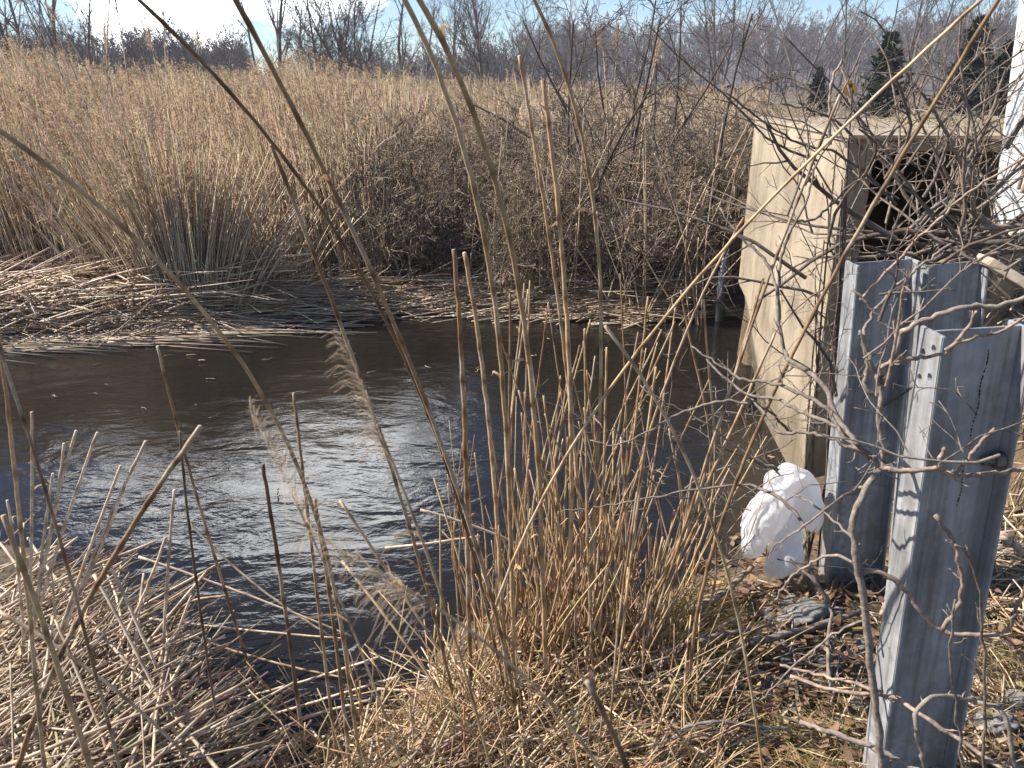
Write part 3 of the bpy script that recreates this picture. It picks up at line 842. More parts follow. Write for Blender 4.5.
FARG = 'tall reeds standing above the reed bed'
for pxs, Y, pl, lab in [
    ([(72, 56), (40, 10), (36, 0), (30, -16)], 8.9, True, None), ([(62, 70), (45, 30), (32, 8), (12, 14)], 9.0, True, 'tall reed with a fat drooping plume against the twin trunks at far left'),
    ([(105, 90), (112, 40), (108, 8), (104, -6)], 9.2, True, None), ([(128, 75), (118, 30), (123, 8)], 9.1, True, None),
    ([(92, 70), (66, 40), (50, 16)], 9.4, True, 'bent reed whose plume nods left in front of the dark hedge line'),
    ([(165, 70), (166, 40), (166, 22)], 9.4, True, None), ([(160, 80), (153, 55), (150, 44)], 9.3, True, None),
    ([(110, 85), (107, 55), (108, 38)], 9.3, True, None), ([(200, 75), (199, 50), (200, 40)], 9.9, True, 'lone reed plume standing against the bright cloud'),
    ([(608, 120), (605, 75), (602, 40)], 8.6, True, 'left of the two upright plumed reeds above the twiggy scrub'),
    ([(612, 118), (617, 72), (616, 38)], 8.6, True, 'right of the two upright plumed reeds above the twiggy scrub'),
    ([(642, 130), (654, 80), (655, 55)], 8.2, True, 'reed with a large orange brown plume in front of the scrub'),
    ([(640, 150), (654, 90), (646, 58)], 8.1, True, None)]:
    pts = px_line(pxs, Y, Y)
    b = Vector(pts[0]); b.z = gh(b.x, b.y); b.x += (pts[0].x - pts[-1].x) * .6
    reed_thing([b] + pts, .0085, STRAW * rng.uniform(.85, 1.1), lab or 'slender plumed reed standing above the tan reed bed', FARG, plume=pl, fuzz=1.2, S=4)
# pale straight reeds slanting in front of the bed
for x0, y0, x1, y1, Y in [(205, 285, 232, 160), (212, 270, 240, 150), (222, 280, 250, 135), (232, 275, 262, 140), (190, 270, 214, 175), (246, 262, 275, 180), (120, 240, 92, 120), (60, 250, 75, 170), (20, 240, 90, 205)] and \
    [(205, 285, 232, 160, 8.9), (212, 270, 240, 150, 9.0), (222, 280, 250, 135, 9.0), (232, 275, 262, 140, 9.0), (190, 270, 214, 175, 8.8), (246, 262, 275, 180, 9.0), (120, 240, 92, 120, 8.5), (60, 250, 75, 170, 8.6)]:
    pts = [P(x0, y0, Y), P((x0 + x1) / 2 + 1, (y0 + y1) / 2, Y), P(x1, y1, Y)]
    reed_thing(to_ground(pts), .008, STRAW * 1.25, 'pale reed stem slanting in front of the tan reed bed', 'pale slanting reeds on the far bank', S=4)

rq = np.random.default_rng(61)
for k in range(34):
    x0 = rq.uniform(480, 705); y0 = rq.uniform(296, 322); ln = rq.normal(.0, .28) + (.35 if x0 > 600 and k % 3 == 0 else 0); hh = rq.uniform(60, 190)
    Yq = 7.55 - .0016 * (x0 - 480) * 2
    pts = [P(x0, y0, Yq), P(x0 + ln * hh * .5 + rq.normal(0, 3), y0 - hh * .5, Yq), P(x0 + ln * hh, y0 - hh, Yq)]
    reed_thing(to_ground(pts), rq.uniform(.004, .0072), STRAW * rq.uniform(.85, 1.25), 'pale thin reed standing on the far bank in front of the scrub', 'pale reeds standing before the scrub', S=4)
# ------------------------------------------------------------------ scrub
def scrub_mesh(seed, h, stems, spread, tone, dens=1.0, up=0.02, thick=1.0):
    r = np.random.default_rng(seed)
    K = 6; tr, rt = [], []
    for s in range(stems):
        a = r.uniform(0, 6.28); sp = abs(r.normal(spread, spread * .5))
        d = np.array([math.cos(a) * sp, math.sin(a) * sp, 1]); p = np.zeros((K, 3)); p[0] = r.normal(0, .14, 3) * np.array([1, 1, 0])
        for k in range(1, K):
            d = nrm(d + r.normal(0, .16, 3)); p[k] = p[k - 1] + d * h * r.uniform(.7, 1.1) / (K - 1)
        tr.append(p); rt.append(np.linspace(.010, .004, K) * (h / 1.5) ** .5 * thick)
    tr, rt = np.array(tr), np.array(rt)
    a = grow(tr, rt, int(9 * dens), .1, 1, .7, .5, .6, .2, up, 5, r, .003)
    b = grow(*a, int(7 * dens), .1, 1, .75, .5, .6, .25, up, 4, r, .0026)
    c = grow(*b, 3, .1, 1, .8, .6, .7, .3, up, 3, r, .0022)
    S_, T_ = MB(), MB()
    S_.tubes(tr, rt, np.asarray(tone) * .8, 5)
    for g in (a, b, c): T_.tubes(*g, tint(tone, len(g[0]), .25, r), 3)
    return S_.mesh('stem', M_BARK), T_.mesh('twigs', M_TREE)
BRN = (0.33, 0.255, 0.18)
SCR = [scrub_mesh(31, 1.15, 11, .55, BRN), scrub_mesh(32, 1.3, 9, .5, (0.38, 0.292, 0.205)), scrub_mesh(33, 1.0, 11, .75, (0.27, 0.205, 0.165)), scrub_mesh(34, 2.5, 5, .38, (0.13, 0.1, 0.085), .8, .05, 1.5)]
rs = np.random.default_rng(77)
SCG = 'twiggy scrub on the far bank'
k = 0
for Y in (7.5, 8.1, 8.8, 9.7, 10.9, 12.6):
    x0, x1 = (-1.1, 2.0) if Y < 8.4 else (-1.6, 2.15 + .3 * (Y - 7))
    for x in np.arange(x0, x1, .5 if Y < 10 else .7):
        xx, yy = x + rs.normal(0, .15), Y + rs.normal(0, .2)
        if float(shore_dist(np.array([xx]), np.array([yy]))[0]) < .25: continue
        t = thing('scrub_bush', (xx, yy, gh(xx, yy) - .03), 'low tangle of dry brown twigs in the scrub across the creek', 'bush', SCG, world_coords=False)
        t.rotation_euler = (0, 0, rs.uniform(0, 6.28)); s = rs.uniform(.95, 1.35) * (1 + .05 * (Y - 8)); t.scale = (s, s, s)
        m_ = SCR[[0, 1, 2, 1, 0, 2][k % 6]]; k += 1
        link('stem', m_[0], t); link('twigs', m_[1], t)
for px, Y, s, rz, lab in [(596, 8.6, 1.1, 1.0, 'tall dark branching bush left of the two upright plumes'), (676, 8.0, 1.12, 2.6, 'tall dark bush whose limbs arch up to the right near the concrete wall'), (640, 10.0, 1.25, 4.0, 'slim dark sapling behind the plumed reeds'), (455, 8.8, .5, 5.2, 'small dark branching bush at the left end of the scrub')]:
    c = P(px, 200, Y); z0 = gh(c.x, c.y) - .03
    t = thing('scrub_bush', (c.x, c.y, z0), lab, 'bush', None, world_coords=False)
    t.rotation_euler = (0, 0, rz); t.scale = (s, s, s)
    link('stem', SCR[3][0], t); link('twigs', SCR[3][1], t)

# ------------------------------------------------------------------ fallen reeds
def fallen(mb, n, cen, ang, angsd, L0, L1, inc, r0, lift, tone, K=4):
    """n lying stalks: cen (n,2), heading ang (from +X), lift above ground"""
    a = rng.normal(ang, angsd, n) if np.isscalar(ang) else ang
    L = rng.uniform(L0, L1, n); el = np.abs(rng.normal(0, inc, n))
    d = np.stack([np.cos(a) * np.cos(el), np.sin(a) * np.cos(el), np.sin(el)], 1)
    z = np.maximum(ground_h(cen[:, 0], cen[:, 1]), 0.0) + lift
    c = np.column_stack([cen, z])
    t = np.linspace(-.5, .5, K)
    PT = c[:, None] + d[:, None] * (L[:, None] * t)[..., None]
    sag = rng.normal(0, .03, n)[:, None] * (t ** 2)[None] * 4 * L[:, None]
    PT[:, :, 2] += -np.abs(sag); PT[:, :, 0] += rng.normal(0, .01, (n, K)); PT[:, :, 1] += rng.normal(0, .01, (n, K))
    lowest = np.maximum(ground_h(PT[..., 0], PT[..., 1]), 0.003) + .004
    PT[..., 2] = np.maximum(PT[..., 2], lowest + rng.uniform(0, .015, (n, 1)))
    C = tint(tone, n, .2); g_ = rng.random(n) < .3; C[g_] *= np.array([.5, .44, .38]) * rng.uniform(.6, 1.4, (g_.sum(), 1))
    mb.tubes(PT, (r0 * rng.uniform(.6, 1.3, n))[:, None] * np.linspace(1.1, .8, K), C, 4)
    return PT
PALE = STRAW * np.array([1.27, 1.29, 1.36])
mb = MB()
def along_far(n, dmin, dmax, x0=-6.5, x1=2.2):
    out = np.zeros((0, 2))
    while len(out) < n:
        x = rng.uniform(x0, x1, n * 3); y = rng.uniform(6.0, 10.5, n * 3); d = shore_dist(x, y)
        out = np.concatenate([out, np.stack([x, y], 1)[(d > dmin) & (d < dmax)]])
    return out[:n]
fallen(mb, 1700, along_far(1700, -.05, .5, -6.5, 1.5), 0.05, .35, .3, 1.4, .10, .0055, rng.uniform(0, .1, 1700), STRAW)
fallen(mb, 1000, along_far(1000, .0, 1.3, -7.5, -2.3), -0.15, .6, .4, 1.5, .25, .006, rng.uniform(.05, .35, 1000), PALE * 1.1)
fallen(mb, 500, along_far(500, .1, 1.2, -2.0, 1.9), 0.0, .9, .2, .7, .35, .0045, rng.uniform(.0, .2, 500), STRAW * .9)
fallen(mb, 170, along_far(170, -.5, .1, -7, -2.0), -0.05, .14, .8, 2.2, .02, .0055, rng.uniform(.0, .03, 170), STRAW * .8)
wxy = np.column_stack([rng.uniform(-3.2, 1.6, 70), rng.uniform(3.2, 7.2, 70)]); wxy = wxy[shore_dist(wxy[:, 0], wxy[:, 1]) < -.1]
fallen(mb, len(wxy), wxy, 0.1, .8, .015, .10, .0, .0035, np.full(len(wxy), .002), STRAW * .6)
o = mb.build('fallen_reeds', M_REED); tag(o, 'mat of flattened straw coloured reeds along the far bank', 'reeds', kind='stuff')
# long single stalks on the far bank (traced)
LG = 'long fallen reeds reaching over the far water edge'
for pxs, Y0, Y1, pl, lab in [
    ([(80, 262), (130, 290), (195, 335), (225, 352)], 8.0, 7.4, 0, 'long fallen reed slanting down into the water right of the fan shaped clump'),
    ([(246, 296), (285, 318), (330, 340)], 8.6, 8.0, 0, 'pale fallen reed dipping into the water below the scrub, left one of a pair'),
    ([(300, 299), (330, 316), (362, 340)], 8.7, 8.1, 0, 'pale fallen reed dipping into the water below the scrub, right one of a pair'),
    ([(372, 296), (400, 312), (418, 340)], 9.0, 8.3, 0, 'thin fallen reed dipping into the water under the middle of the scrub'),
    ([(395, 307), (440, 315), (480, 325)], 9.0, 8.6, 0, 'pale fallen reed lying across the bank edge under the scrub'),
    ([(440, 285), (470, 300), (498, 330)], 9.0, 8.4, 0, 'short pale reed slanting to the water below the scrub, far side of the upright reeds'),
    ([(0, 318), (60, 336), (140, 352)], 7.9, 7.3, 0, 'bowed fallen reed at the left edge lying on the water'),
    ([(0, 262), (60, 284), (110, 318)], 8.0, 7.6, 0, 'fallen reed slanting down the left end of the far bank'),
    ([(0, 348), (80, 345), (170, 350)], 7.4, 7.3, 0, 'fallen reed floating along the far water edge at far left'),
    ([(160, 265), (230, 235), (300, 222), (355, 205), (398, 196)], 8.2, 8.6, 1, 'leaning reed with a plume that reaches right in front of the scrub'),
    ([(500, 285), (430, 250), (385, 228), (365, 228)], 8.2, 8.4, 1, 'leaning reed whose feathery plume droops left in front of the scrub'),
    ([(160, 262), (215, 247), (260, 236)], 8.1, 8.4, 0, 'thin pale reed leaning flat to the right over the fan shaped clump'),
    ([(520, 222), (480, 202), (442, 184)], 8.0, 8.2, 1, 'pale leaning reed above the drooping plume, pointing left'),
    ([(20, 195), (80, 225), (140, 262)], 7.6, 7.9, 0, 'long reed slanting across the front of the bed at far left')]:
    pts = px_line(pxs, Y0, Y1)
    reed_thing(pts, .0085, PALE, lab, LG, 'fallen_reed', plume=bool(pl), fuzz=1.1, S=4)

# ------------------------------------------------------------------ concrete wall
wdir = (WALL_FAR - WALL_NEAR).normalized(); wlen = (WALL_FAR - WALL_NEAR).length
wn_ = Vector((wdir.y, -wdir.x, 0))      # to the right, away from the creek
def wp(s, z, o=0.0): return WALL_NEAR + wdir * s + wn_ * o + Vector((0, 0, z))
wt = thing('concrete_wall', WALL_NEAR, 'stained beige concrete bridge wall with a broken lower edge', 'wall')
rj = np.random.default_rng(5)
# broken lower edge, traced from the wall's own plane
def on_wall(px, py):
    d = ray(px, py); o = Vector((0, 0, CAM_H))
    k = (WALL_NEAR - o).dot(wn_) / d.dot(wn_); q = o + d * k
    return (q - WALL_NEAR).dot(wdir), q.z
edge_px = [(743, 292), (747, 300), (748, 322), (753, 338), (756, 352), (757, 366), (759, 378), (765, 384), (766, 402), (764, 425), (765, 450), (770, 475)]
edge_sz = [on_wall(*p) for p in edge_px]
face = [(0, -.35), (0, WALL_TOP), (wlen, WALL_TOP)]
prev = (wlen, edge_sz[0][1] + .03)
face.append(prev)
for e in edge_sz:
    for q in (0.33, 0.66, 1.0):
        s_i = prev[0] + (e[0] - prev[0]) * q + (rj.normal(0, .012)); z_i = prev[1] + (e[1] - prev[1]) * q + rj.normal(0, .008)
        face.append((min(max(s_i, .05), wlen - .002), z_i))
    prev = e
face.append((max(edge_sz[-1][0], .06), -.35))
bm = prism([wp(s, z) for s, z in face], wn_ * .115, 0.0)
bmesh.ops.triangulate(bm, faces=[f for f in bm.faces if len(f.verts) > 4])
bm_obj('wall', bm, M_CONC, wt)
bm = prism([wp(-.03, WALL_TOP + .003, -.012), wp(-.03, WALL_TOP + .003, .76), wp(2.15, WALL_TOP + .003, .76), wp(wlen + .02, WALL_TOP + .003, .16), wp(wlen + .02, WALL_TOP + .003, -.012)], (0, 0, .022), .008, 2)
bm_obj('coping', bm, M_CONC, wt)
bm = prism([wp(.0, WALL_TOP - .045, .118), wp(.0, WALL_TOP - .045, .74), wp(.0, WALL_TOP - .002, .74), wp(.0, WALL_TOP - .002, .118)], wdir * 1.9, .006)
bm_obj('beam', bm, M_CONC, wt)
bm = prism([wp(1.95, -.3, .118), wp(1.95, -.3, .86), wp(1.95, WALL_TOP - .003, .86), wp(1.95, WALL_TOP - .003, .118)], wdir * .1, .0)
bm_obj('inner_wall', bm, M_CONC, wt)
bm = prism([wp(.02, -.3, .745), wp(.02, -.3, .86), wp(.02, WALL_TOP - .004, .86), wp(.02, WALL_TOP - .004, .745)], wdir * 1.925, .0)
bm_obj('side_wall', bm, M_CONC, wt)

# ------------------------------------------------------------------ steel posts
def hole_cut(me, centres, axis_rot, rad):
    o = bpy.data.objects.new('tmp', me); col.objects.link(o); cut = []
    for c in centres:
        bm = bmesh.new(); bmesh.ops.create_cone(bm, cap_ends=True, segments=20, radius1=rad, radius2=rad, depth=.06, matrix=Matrix.Translation(c) @ axis_rot)
        cm = bpy.data.meshes.new('cut'); bm.to_mesh(cm); bm.free()
        co = bpy.data.objects.new('cut', cm); col.objects.link(co); cut.append(co)
        md = o.modifiers.new('b', 'BOOLEAN'); md.object = co; md.operation = 'DIFFERENCE'; md.solver = 'EXACT'
    dg = bpy.context.evaluated_depsgraph_get()
    out = bpy.data.meshes.new_from_object(o.evaluated_get(dg), depsgraph=dg)
    for c in cut + [o]: bpy.data.objects.remove(c)
    return out
def h_post(base_l, top_l, label, W=.205, B=.098, rot=0.0, holes=(), bolt=None, slope=0.0, seam=False):
    """steel I-section post: base_l / top_l are the outer left flange's centre line at foot and top"""
    base_l, top_l = Vector(base_l), Vector(top_l)
    up_ = (top_l - base_l); H = up_.length
    t = thing('steel_post', base_l, label, 'steel post', 'galvanised steel posts beside the wall', world_coords=False)
    zax = up_.normalized(); xax = Vector((math.cos(rot), math.sin(rot), 0)); xax = (xax - xax.dot(zax) * zax).normalized(); yax = zax.cross(xax)
    base_l = base_l - up_.normalized() * .3; H += .3
    t.matrix_world = Matrix.Translation(base_l) @ Matrix((xax, yax, zax)).transposed().to_4x4()
    tf, tw = .009, .007
    def box(x0, x1, y0, y1, z0, z1, bev=.002):
        bm = prism([(x0, y0, z0), (x1, y0, z0), (x1, y1, z0), (x0, y1, z0)], (0, 0, z1 - z0), bev, 2); return bm
    bm = box(0, tf, -B / 2, B / 2, 0, H); me = bpy.data.meshes.new('flange'); bmesh.ops.recalc_face_normals(bm, faces=bm.faces); bm.to_mesh(me); bm.free()
    if holes: me = hole_cut(me, [Vector((tf / 2, y, H - z)) for y, z in holes], Matrix.Rotation(R(90), 4, 'Y'), .009)
    me.name = 'flange'; me.materials.clear(); me.materials.append(M_GALV); link('flange', me, t)
    bm_obj('flange', box(W - tf, W, -B / 2, B / 2, 0, H), M_GALV, t)
    bm_obj('web', box(tf + .0005, W - tf - .0005, -tw / 2, tw / 2, 0, H - slope, .001), M_GALV, t)
    if seam:   # row of dark drilled specks on the web
        bm = bmesh.new(); rr = np.random.default_rng(9)
        for k in range(46):
            z = H - .05 - k * .0085 - rr.uniform(0, .004); s = rr.uniform(.0012, .0026)
            bmesh.ops.create_icosphere(bm, subdivisions=1, radius=s, matrix=Matrix.Translation((W * .64 + .0025 * math.sin(k * .5) - k * .0003, -tw / 2 - .0003, z)) @ Matrix.Diagonal((1, .25, 1.9, 1)))
        bm_obj('weld_specks', bm, M_BLACK, t)
    if bolt:
        y, z = bolt
        bm = bmesh.new()
        bmesh.ops.create_cone(bm, cap_ends=True, segments=20, radius1=.0105, radius2=.0105, depth=.05, matrix=Matrix.Translation((W - tf - .026, y, H - z)) @ Matrix.Rotation(R(90), 4, 'Y'))
        bmesh.ops.create_cone(bm, cap_ends=True, segments=6, radius1=.021, radius2=.021, depth=.022, matrix=Matrix.Translation((W - tf - .0115, y, H - z)) @ Matrix.Rotation(R(90), 4, 'Y') @ Matrix.Rotation(.3, 4, 'Z'))
        bmesh.ops.bevel(bm, geom=[e for e in bm.edges], offset=.0012, segments=1, affect='EDGES')
        bm_obj('bolt', bm, M_BOLT, t)
    return t
YF = 1.66
h_post(P(866, 800, YF), P(931, 331, YF), 'nearest galvanised steel post, tallest in view, with bolt holes and a hex bolt', W=.208, B=.09, rot=R(3), holes=((-.018, .035), (.02, .055), (-.018, .1), (.02, .115)), bolt=(-.02, .315), seam=True)
YB = 2.62
h_post(P(824, 566, YB), P(851, 263, YB), 'galvanised steel post standing beside the white plastic bag', W=.212, B=.095, rot=R(2))
h_post(P(892, 580, YB + .06), P(921, 266, YB + .06), 'galvanised steel post half hidden behind the nearest post', W=.212, B=.09, rot=R(2))
# plank leaning on the right post
q0, q1 = P(990, 262, 2.62), P(1060, 304, 2.5)
d = (q1 - q0).normalized(); u = d.cross(Vector((0, 1, 0))).normalized()
bm = prism([q0 - u * .016, q0 + u * .016, q0 + u * .016 + Vector((0, .09, 0)), q0 - u * .016 + Vector((0, .09, 0))], q1 - q0, .003)
tag(bm_obj('wood_plank', bm, M_WOOD), 'weathered wooden plank lying against the steel post half hidden behind', 'plank')
# white post at the right edge
b0, b1 = P(1004, 166, 3.6), P(1021, -20, 3.6)
wp_t = thing('white_post', (b0.x + .1, b0.y, b0.z), 'thick white painted post at the right edge with an amber reflector at its foot', 'post')
w_ = Vector((math.cos(R(48)), -math.sin(R(48)), 0)); v_ = Vector((math.sin(R(48)), math.cos(R(48)), 0)); zb = Vector((0, 0, -.3))
bm = prism([b0 + zb, b0 + zb + w_ * .24, b0 + zb + w_ * .24 + v_ * .1, b0 + zb + v_ * .1], b1 - b0 - zb, .008, 2); bm_obj('post', bm, M_WHITE, wp_t)
bm = prism([(b0.x - .004, b0.y - .012, b0.z + .005), (b0.x + .018, b0.y - .012, b0.z + .005), (b0.x + .018, b0.y - .012, b0.z + .035), (b0.x - .004, b0.y - .012, b0.z + .035)], (0, .011, 0), .002); bm_obj('reflector', bm, M_ORANGE, wp_t)
bm = bmesh.new(); bmesh.ops.create_cone(bm, cap_ends=True, segments=16, radius1=.016, radius2=.012, depth=.02, matrix=Matrix.Translation((b0.x + .02, b0.y - .012, b0.z + .055)) @ Matrix.Rotation(R(90), 4, 'X')); bm_obj('knob', bm, M_BLACK, wp_t)
# its foot
pf = P(1010, 170, 3.6)
# steel stake in the water
b0, b1 = P(717, 343, 7.0), P(725, 252, 7.0)
mb = MB(); mb.tubes(np.array([[tuple(b0 + Vector((0, 0, -.3))), tuple(b0), tuple((b0 + b1) / 2), tuple(b1)]]), np.array([[.042, .042, .042, .042]]), (.1, .1, .1), 6)
tag(mb.build('steel_stake', M_DARKSTEEL, smooth=True), 'dark blue grey steel stake standing at the water left of the concrete wall', 'stake')

# ------------------------------------------------------------------ rubble, leaves, sticks on the near right bank
def rock_mesh(seed, mat, flat=.6):
    bm = bmesh.new(); bmesh.ops.create_icosphere(bm, subdivisions=4, radius=1)
    o = Vector((seed * 3.1, seed * 1.7, 0))
    for v in bm.verts:
        n1 = mnoise.noise(v.co * .9 + o); n2 = mnoise.noise(v.co * 2.6 + o); n3 = mnoise.noise(v.co * 7 + o) + .7 * mnoise.noise(v.co * 15 + o)
        v.co *= 1 + .45 * n1 + .2 * n2 + .07 * n3
        v.co.z *= flat; v.co.z = min(v.co.z, .5 + .1 * n2)
    me = bpy.data.meshes.new('rock'); bm.to_mesh(me); bm.free(); me.materials.append(mat)
    me.polygons.foreach_set('use_smooth', np.ones(len(me.polygons), bool))
    return me
ROCKS = [rock_mesh(k + 1, M_ROCK) for k in range(5)]; PROCKS = [rock_mesh(k + 11, M_PALEROCK) for k in range(3)]
rr_ = np.random.default_rng(8)
def put_rock(px, py, size, mesh, lab, grp, zoff=0.0):
    g = G(px, py, .25)
    for _ in range(4): g = G(px, py, gh(g.x, g.y) + .02)
    o = link('rock', mesh); o.location = (g.x, g.y, gh(g.x, g.y) + size * .15 + zoff)
    o.rotation_euler = (rr_.uniform(-.4, .4), rr_.uniform(-.4, .4), rr_.uniform(0, 6.28)); o.scale = (size * rr_.uniform(.9, 1.3), size * rr_.uniform(.8, 1.1), size)
    tag(o, lab, 'rock', grp)
put_rock(800, 612, .085, ROCKS[0], 'flat speckled grey rubble chunk just below the plastic bag', 'grey rubble on the bank')
for k in range(30):
    put_rock(rr_.uniform(750, 868), rr_.uniform(600, 768), rr_.uniform(.015, .045), ROCKS[k % 5], 'small grey lump of rubble on the littered bank below the posts', 'grey rubble on the bank')
for px, py, s in ((1005, 552, .05), (990, 720, .06), (1015, 700, .05), (968, 700, .045)):
    put_rock(px, py, s, ROCKS[2], 'grey rubble lump on the ground right of the nearest post', 'rubble right of the nearest post')
for px, py, Y, s, lab in [(1022, 326, 2.7, .045, 'bright pale stone at the right edge above the nearest post')]:
    c = P(px, py, Y); o = link('rock', PROCKS[0]); o.location = c; o.scale = (s * 1.3, s, s); tag(o, lab, 'rock')
for k, (px, py, s) in enumerate([(640, 322, .13), (662, 316, .16), (690, 310, .2), (705, 300, .17), (676, 296, .14), (698, 322, .12)]):
    c = P(px, py, 7.45 + .1 * k); o = link('rock', PROCKS[k % 3]); o.location = (c.x, c.y, gh(c.x, c.y) + s * .4); o.scale = (s, s, s * .9); o.rotation_euler = (0, 0, k)
    tag(o, 'pale stone at the far waterline left of the steel stake', 'rock', 'pale stones by the steel stake')
# leaf litter
def leaves(mb, pos, L, W, tone, lift, r=rng):
    n = len(pos)
    a = r.uniform(0, 6.28, n); el = r.normal(0, .35, n)
    d = np.stack([np.cos(a) * np.cos(el), np.sin(a) * np.cos(el), np.sin(el)], 1)
    K = 6; t = np.linspace(-.5, .5, K)
    z = ground_h(pos[:, 0], pos[:, 1]) + lift
    c = np.column_stack([pos, z])
    PT = c[:, None] + d[:, None] * (L[:, None] * t)[..., None]
    PT[:, :, 2] += (r.normal(.0, .35, n) * L)[:, None] * (t ** 2)[None] * 2
    side = np.stack([-np.sin(a), np.cos(a), r.normal(0, .5, n)], 1)
    prof = np.array([.12, .7, 1, .9, .55, .05])
    mb.ribbons(PT, W[:, None] * prof[None] * r.uniform(.85, 1.1, (n, K)), tint(tone, n, .25, r), side)
def near_right(n, x0=560, x1=1020, y0=560, y1=790):
    out = []
    px = rng.uniform(x0, x1, n); py = rng.uniform(y0, y1, n)
    for a, b in zip(px, py):
        g = G(a, b, .24); out.append((g.x, g.y))
    return np.array(out)
mb = MB()
p = near_right(420); leaves(mb, p, rng.uniform(.03, .07, 420), rng.uniform(.012, .03, 420), (.23, .13, .07), rng.uniform(.005, .04, 420))
p = near_right(300, 740, 880, 590, 780); leaves(mb, p, rng.uniform(.03, .09, 300), rng.uniform(.012, .032, 300), (.30, .19, .11), rng.uniform(.01, .06, 300))
p = near_right(260, 690, 840, 490, 610); leaves(mb, p, rng.uniform(.03, .11, 260), rng.uniform(.01, .03, 260), (.30, .2, .12), rng.uniform(.005, .05, 260))
p = near_right(220); leaves(mb, p, rng.uniform(.04, .13, 220), rng.uniform(.008, .022, 220), (.42, .31, .19), rng.uniform(.01, .06, 220))
p = near_right(200, 880, 1024, 520, 800); leaves(mb, p, rng.uniform(.03, .08, 200), rng.uniform(.01, .025, 200), (.36, .26, .16), rng.uniform(.005, .05, 200))
def on_ground(x0, x1, y0, y1, n):
    D = np.array([tuple(ray(rng.uniform(x0, x1), rng.uniform(y0, y1))) for _ in range(n)])
    t_ = np.full(n, 1.0); live = np.ones(n, bool)
    for _ in range(110):
        q = np.array([0, 0, CAM_H]) + D * t_[:, None]
        live &= q[:, 2] > ground_h(q[:, 0], q[:, 1])
        t_ = np.where(live, t_ + .05, t_)
    return (np.array([0, 0, CAM_H]) + D * t_[:, None])[:, :2]
p = on_ground(930, 1060, 290, 620, 500)
leaves(mb, p, rng.uniform(.03, .14, 500), rng.uniform(.008, .03, 500), (.34, .25, .16), rng.uniform(.005, .07, 500))
n_ = 420; g_ = np.array([tuple(G(a, b, .35))[:2] for a, b in zip(rng.uniform(-30, 210, n_), rng.uniform(575, 800, n_))]); g_ = g_[shore_dist(g_[:, 0], g_[:, 1]) > .05]
leaves(mb, g_, rng.uniform(.1, .35, len(g_)), rng.uniform(.005, .013, len(g_)), (.5, .38, .24), rng.uniform(.03, .2, len(g_)))
n_ = 300; g_ = np.array([tuple(G(a, b, .25))[:2] for a, b in zip(rng.uniform(330, 720, n_), rng.uniform(650, 800, n_))]); g_ = g_[shore_dist(g_[:, 0], g_[:, 1]) > .05]
leaves(mb, g_, rng.uniform(.08, .28, len(g_)), rng.uniform(.005, .014, len(g_)), (.48, .34, .2), rng.uniform(.02, .14, len(g_)))
tag(mb.build('leaf_litter', M_LEAF), 'brown dead leaves and straw scraps on the near bank', 'leaf litter', kind='stuff')
LEAFG = 'large curled dead leaves on the bank'
for px, py, L, W, tone, lab in [(742, 583, .13, .035, (.36, .26, .17), 'long curled brown leaf left of the plastic bag foot'), (718, 570, .09, .05, (.55, .35, .14), 'orange tan leaf lying left of the plastic bag'), (752, 572, .06, .04, (.36, .24, .14), 'small square brown leaf against the plastic bag'),
    (668, 720, .10, .05, (.42, .24, .14), 'reddish brown leaf on the grass below the green tuft'), (610, 748, .13, .06, (.6, .4, .22), 'pale orange leaf at the bottom edge'), (655, 730, .2, .025, (.55, .43, .28), 'long pale strap leaf below the green tuft'),
    (700, 700, .2, .018, (.5, .38, .22), 'narrow tan strap leaf above the rubble'), (652, 752, .07, .04, (.6, .58, .55), 'pale grey leaf near the bottom edge')]:
    g = G(px, py, .27); mbx = MB(); leaves(mbx, np.array([[g.x, g.y]]), np.array([L]), np.array([W]), tone, np.array([.04]))
    o = mbx.build('dead_leaf', M_LEAF); tag(o, lab, 'leaf', LEAFG)
# sticks
def stick(pxs, Y0, Y1, r0, tone, lab, name='stick', grp='sticks lying on the near bank'):
    C = catmull(px_line(pxs, Y0, Y1), 14); C[1:-1] += rng.normal(0, r0 * .25, (12, 3))
    mb = MB(); mb.tubes(C[None], np.linspace(r0, r0 * .65, 14)[None] * rng.uniform(.9, 1.1, (1, 14)), tone, 6)
    tag(mb.build(name, M_BARK), lab, name, grp)
stick([(750, 643), (790, 633), (830, 622), (862, 610)], 2.2, 2.35, .014, (.22, .18, .15), 'thick grey stick lying on the rubble below the plastic bag')
stick([(690, 612), (715, 598), (735, 583), (752, 566)], 2.36, 2.52, .016, (.3, .22, .15), 'thick brown stick left of the plastic bag foot')
stick([(665, 675), (710, 678), (760, 672)], 2.0, 2.05, .006, (.24, .19, .16), 'thin bowed grey stick lying over the green tuft')
stick([(700, 640), (740, 630), (775, 625)], 2.1, 2.2, .008, (.25, .19, .14), 'thin grey stick above the thick stick on the rubble')
stick([(632, 768), (670, 740), (705, 722), (790, 730)], 1.72, 1.8, .006, (.28, .24, .22), 'pale bent twig on the ground at the bottom')
stick([(1000, 535), (1020, 550), (1040, 562)], 2.2, 2.2, .016, (.45, .35, .26), 'pale wood piece lying right of the nearest post')
stick([(724, 768), (724, 750), (724, 735)], 1.74, 1.74, .009, (.06, .055, .05), 'short dark stub sticking up at the bottom edge')

